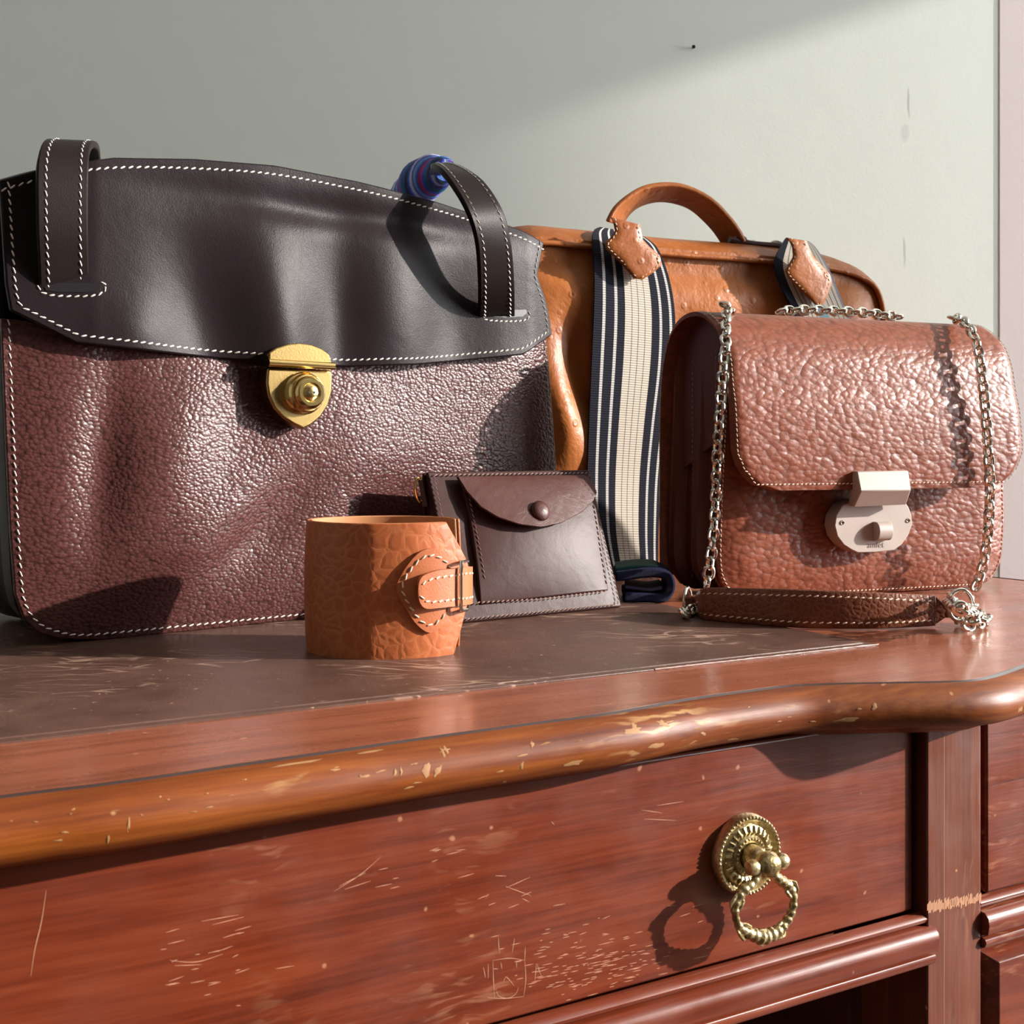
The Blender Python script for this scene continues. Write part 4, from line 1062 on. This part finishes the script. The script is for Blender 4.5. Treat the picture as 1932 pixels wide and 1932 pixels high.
tc = bpy.data.curves.new('t', 'FONT'); tc.body = 'amlet'; tc.size = .0064; tc.extrude = .00012; tc.align_x = 'CENTER'; tc.space_character = 1.08
to = bpy.data.objects.new('t', tc); scene.collection.objects.link(to); dg = bpy.context.evaluated_depsgraph_get()
tm = bpy.data.meshes.new_from_object(to.evaluated_get(dg)); fc = LK2.uv(1652, 1033)
m = Mesh(); m.add([LK2.p(fc[0] + q.co.x, fc[1] + q.co.y, .00012 + q.co.z) for q in tm.vertices], [tuple(p.vertices) for p in tm.polygons])
bpy.data.objects.remove(to); bpy.data.meshes.remove(tm); m.build('lettering', M['putty_mark'], lk, flat=True)
# leather shoulder piece standing on edge in front
base = [(1312, 1160), (1322, 1170), (1345, 1174), (1400, 1179), (1480, 1186), (1560, 1189), (1660, 1189), (1766, 1184)]
tops_ = [1122, 1110, 1108, 1109, 1111, 1113, 1117, 1122]
Aa = [tab(x, y) + V((0, 0, .0006)) for x, y in base]; Bb = [up(p, t) for p, t in zip(Aa, tops_)]
pad = Mesh().ribbon(Aa, Bb, .0038, 60, 9, .0010).build('shoulder_piece', M['pad'], sat, bevel=.0010)
A2, B2 = smooth(Aa, 60), smooth(Bb, 60); m = Mesh()
for A3, B3 in ((A2, B2), (B2, A2)):
    ln = []
    for i in range(3, 59):
        a, b = V(A3[i]), V(B3[i]); ee = (b - a).normalized(); t_ = (V(A2[min(59, i + 1)]) - V(A2[i - 1])).normalized(); nn = t_.cross(V((0, 0, 1))); nn = nn if nn.y < 0 else -nn
        ln.append(a + ee * .0040 + nn * .0009)
    m.stitch(ln, V((0, -1, 0)), .0046, .0034, .00045, .3)
m.build('stitching', M['thread_tan'], pad, kind='stuff')
def quadpiece(pts, Y, t, name, mat, par):
    P = [V(((x - CX) / F * Y, Y, CAM.z + (HY - y) / F * Y)) for x, y in pts]
    return Mesh().prism(P, V((0, t, 0))).build(name, mat, par, bevel=.0008)
YR = tab(1766, 1184).y
quadpiece([(1763, 1180), (1767, 1126), (1782, 1140), (1800, 1139), (1804, 1166), (1784, 1166)], YR, .003, 'end_tab', M['pad'], pad)
YL = tab(1312, 1160).y
quadpiece([(1316, 1158), (1296, 1152), (1292, 1126), (1316, 1122)], YL, .003, 'end_tab', M['pad'], pad)
def ring3(px, py, Y, r, wire, name, yaw, par, ry=None):
    c = V(((px - CX) / F * Y, Y, CAM.z + (HY - py) / F * Y)); a = V((math.cos(yaw), math.sin(yaw), 0)); ry = ry or r
    m = Mesh().tube([c + a * r * math.cos(g) + V((0, 0, 1)) * ry * math.sin(g) for g in [2 * math.pi * k / 32 for k in range(32)]], wire, 10, True)
    return m.build(name, M['steel'], par)
ring3(1812, 1142, YR - .001, .0082, .0013, 'strap_ring', R(10), pad, .0098)
ring3(1297, 1133, YL - .002, .0062, .0012, 'strap_ring', R(60), pad, .0085)

# chain: one mesh for a link, one object for each link
lm = Mesh(); la, lb, lw = .0043, .0035, .00135
lm.tube([V((la * math.copysign(abs(math.cos(g)) ** .8, math.cos(g)), lb * math.copysign(abs(math.sin(g)) ** .8, math.sin(g)) if abs(math.sin(g)) > 1e-6 else 0, 0)) for g in [2 * math.pi * k / 24 for k in range(24)]], lw, 8, True)
proto = lm.build('chain_link', M['steel'], None); link_me = proto.data; bpy.data.objects.remove(proto)
sat_off = wloc(sat)
def chain(pts, pitch=.0068, phase=0, twist=0.0, side=V((0, -1, 0))):
    pts = [V(p) for p in smooth([tuple(p) for p in pts], 200)]; L_ = sum((b - a).length for a, b in zip(pts, pts[1:])); n = max(2, int(L_ / pitch))
    q = [V(p) for p in resample([tuple(p) for p in pts], n + 1)]
    for i, (a, b) in enumerate(zip(q, q[1:])):
        d = (b - a).normalized(); sd = (side - d * side.dot(d)).normalized(); e = d.cross(sd)
        g = R(90) * ((i + phase) % 2) + R(18) + twist * i + random.uniform(-.15, .15)
        y = e * math.cos(g) + sd * math.sin(g); z = d.cross(y)
        o = bpy.data.objects.new('chain_link', link_me); scene.collection.objects.link(o); o.parent = sat
        mt = Matrix((d, y, z)).transposed().to_4x4(); mt.translation = (a + b) / 2 - sat_off; o.matrix_local = mt
left = [(1374, 578, -.010), (1370, 600, .004), (1369, 640, .018), (1365, 690, .022), (1361, 740, .022), (1357, 800, .021), (1353, 860, .018), (1350, 930, .014), (1346, 1000, .011), (1341, 1050, .009), (1336, 1088, .008), (1332, 1108, .008)]
chain([SB.px(x, y, w) for x, y, w in left])
rightc = [(1795, 600, -.012), (1812, 603, .004), (1828, 618, .018), (1842, 645, .029), (1850, 690, .033), (1857, 750, .036), (1863, 830, .038), (1867, 900, .038), (1867, 950, .036), (1863, 1010, .033), (1856, 1060, .030), (1848, 1090, .028), (1838, 1112, .026)]
chain([SB.px(x, y, w) for x, y, w in rightc])
chain([SB.px(x, y, w) for x, y, w in [(1366, 572, .002), (1376, 586, -.010), (1380, 592, -.02)]], phase=1)
chain([SB.px(x, y, -.052) for x, y in [(1468, 588), (1520, 585), (1580, 587), (1640, 591), (1700, 599)]], side=V((0, 0, 1)))
chain([tab(1838, 1150, .012), tab(1826, 1152, .016), tab(1810, 1148, .020), tab(1800, 1140, .020), tab(1790, 1130, .018)])
chain([tab(1818, 1178, .0056), tab(1838, 1176, .0056), tab(1860, 1168, .0056), tab(1848, 1160, .0056), tab(1828, 1160, .0056), tab(1806, 1166, .0056)])
chain([tab(1856, 1166, .008), tab(1840, 1168, .009), tab(1822, 1170, .008)], phase=1)
chain([tab(1332, 1140, .010), tab(1318, 1146, .007), tab(1302, 1152, .004), tab(1290, 1158, .0056)])
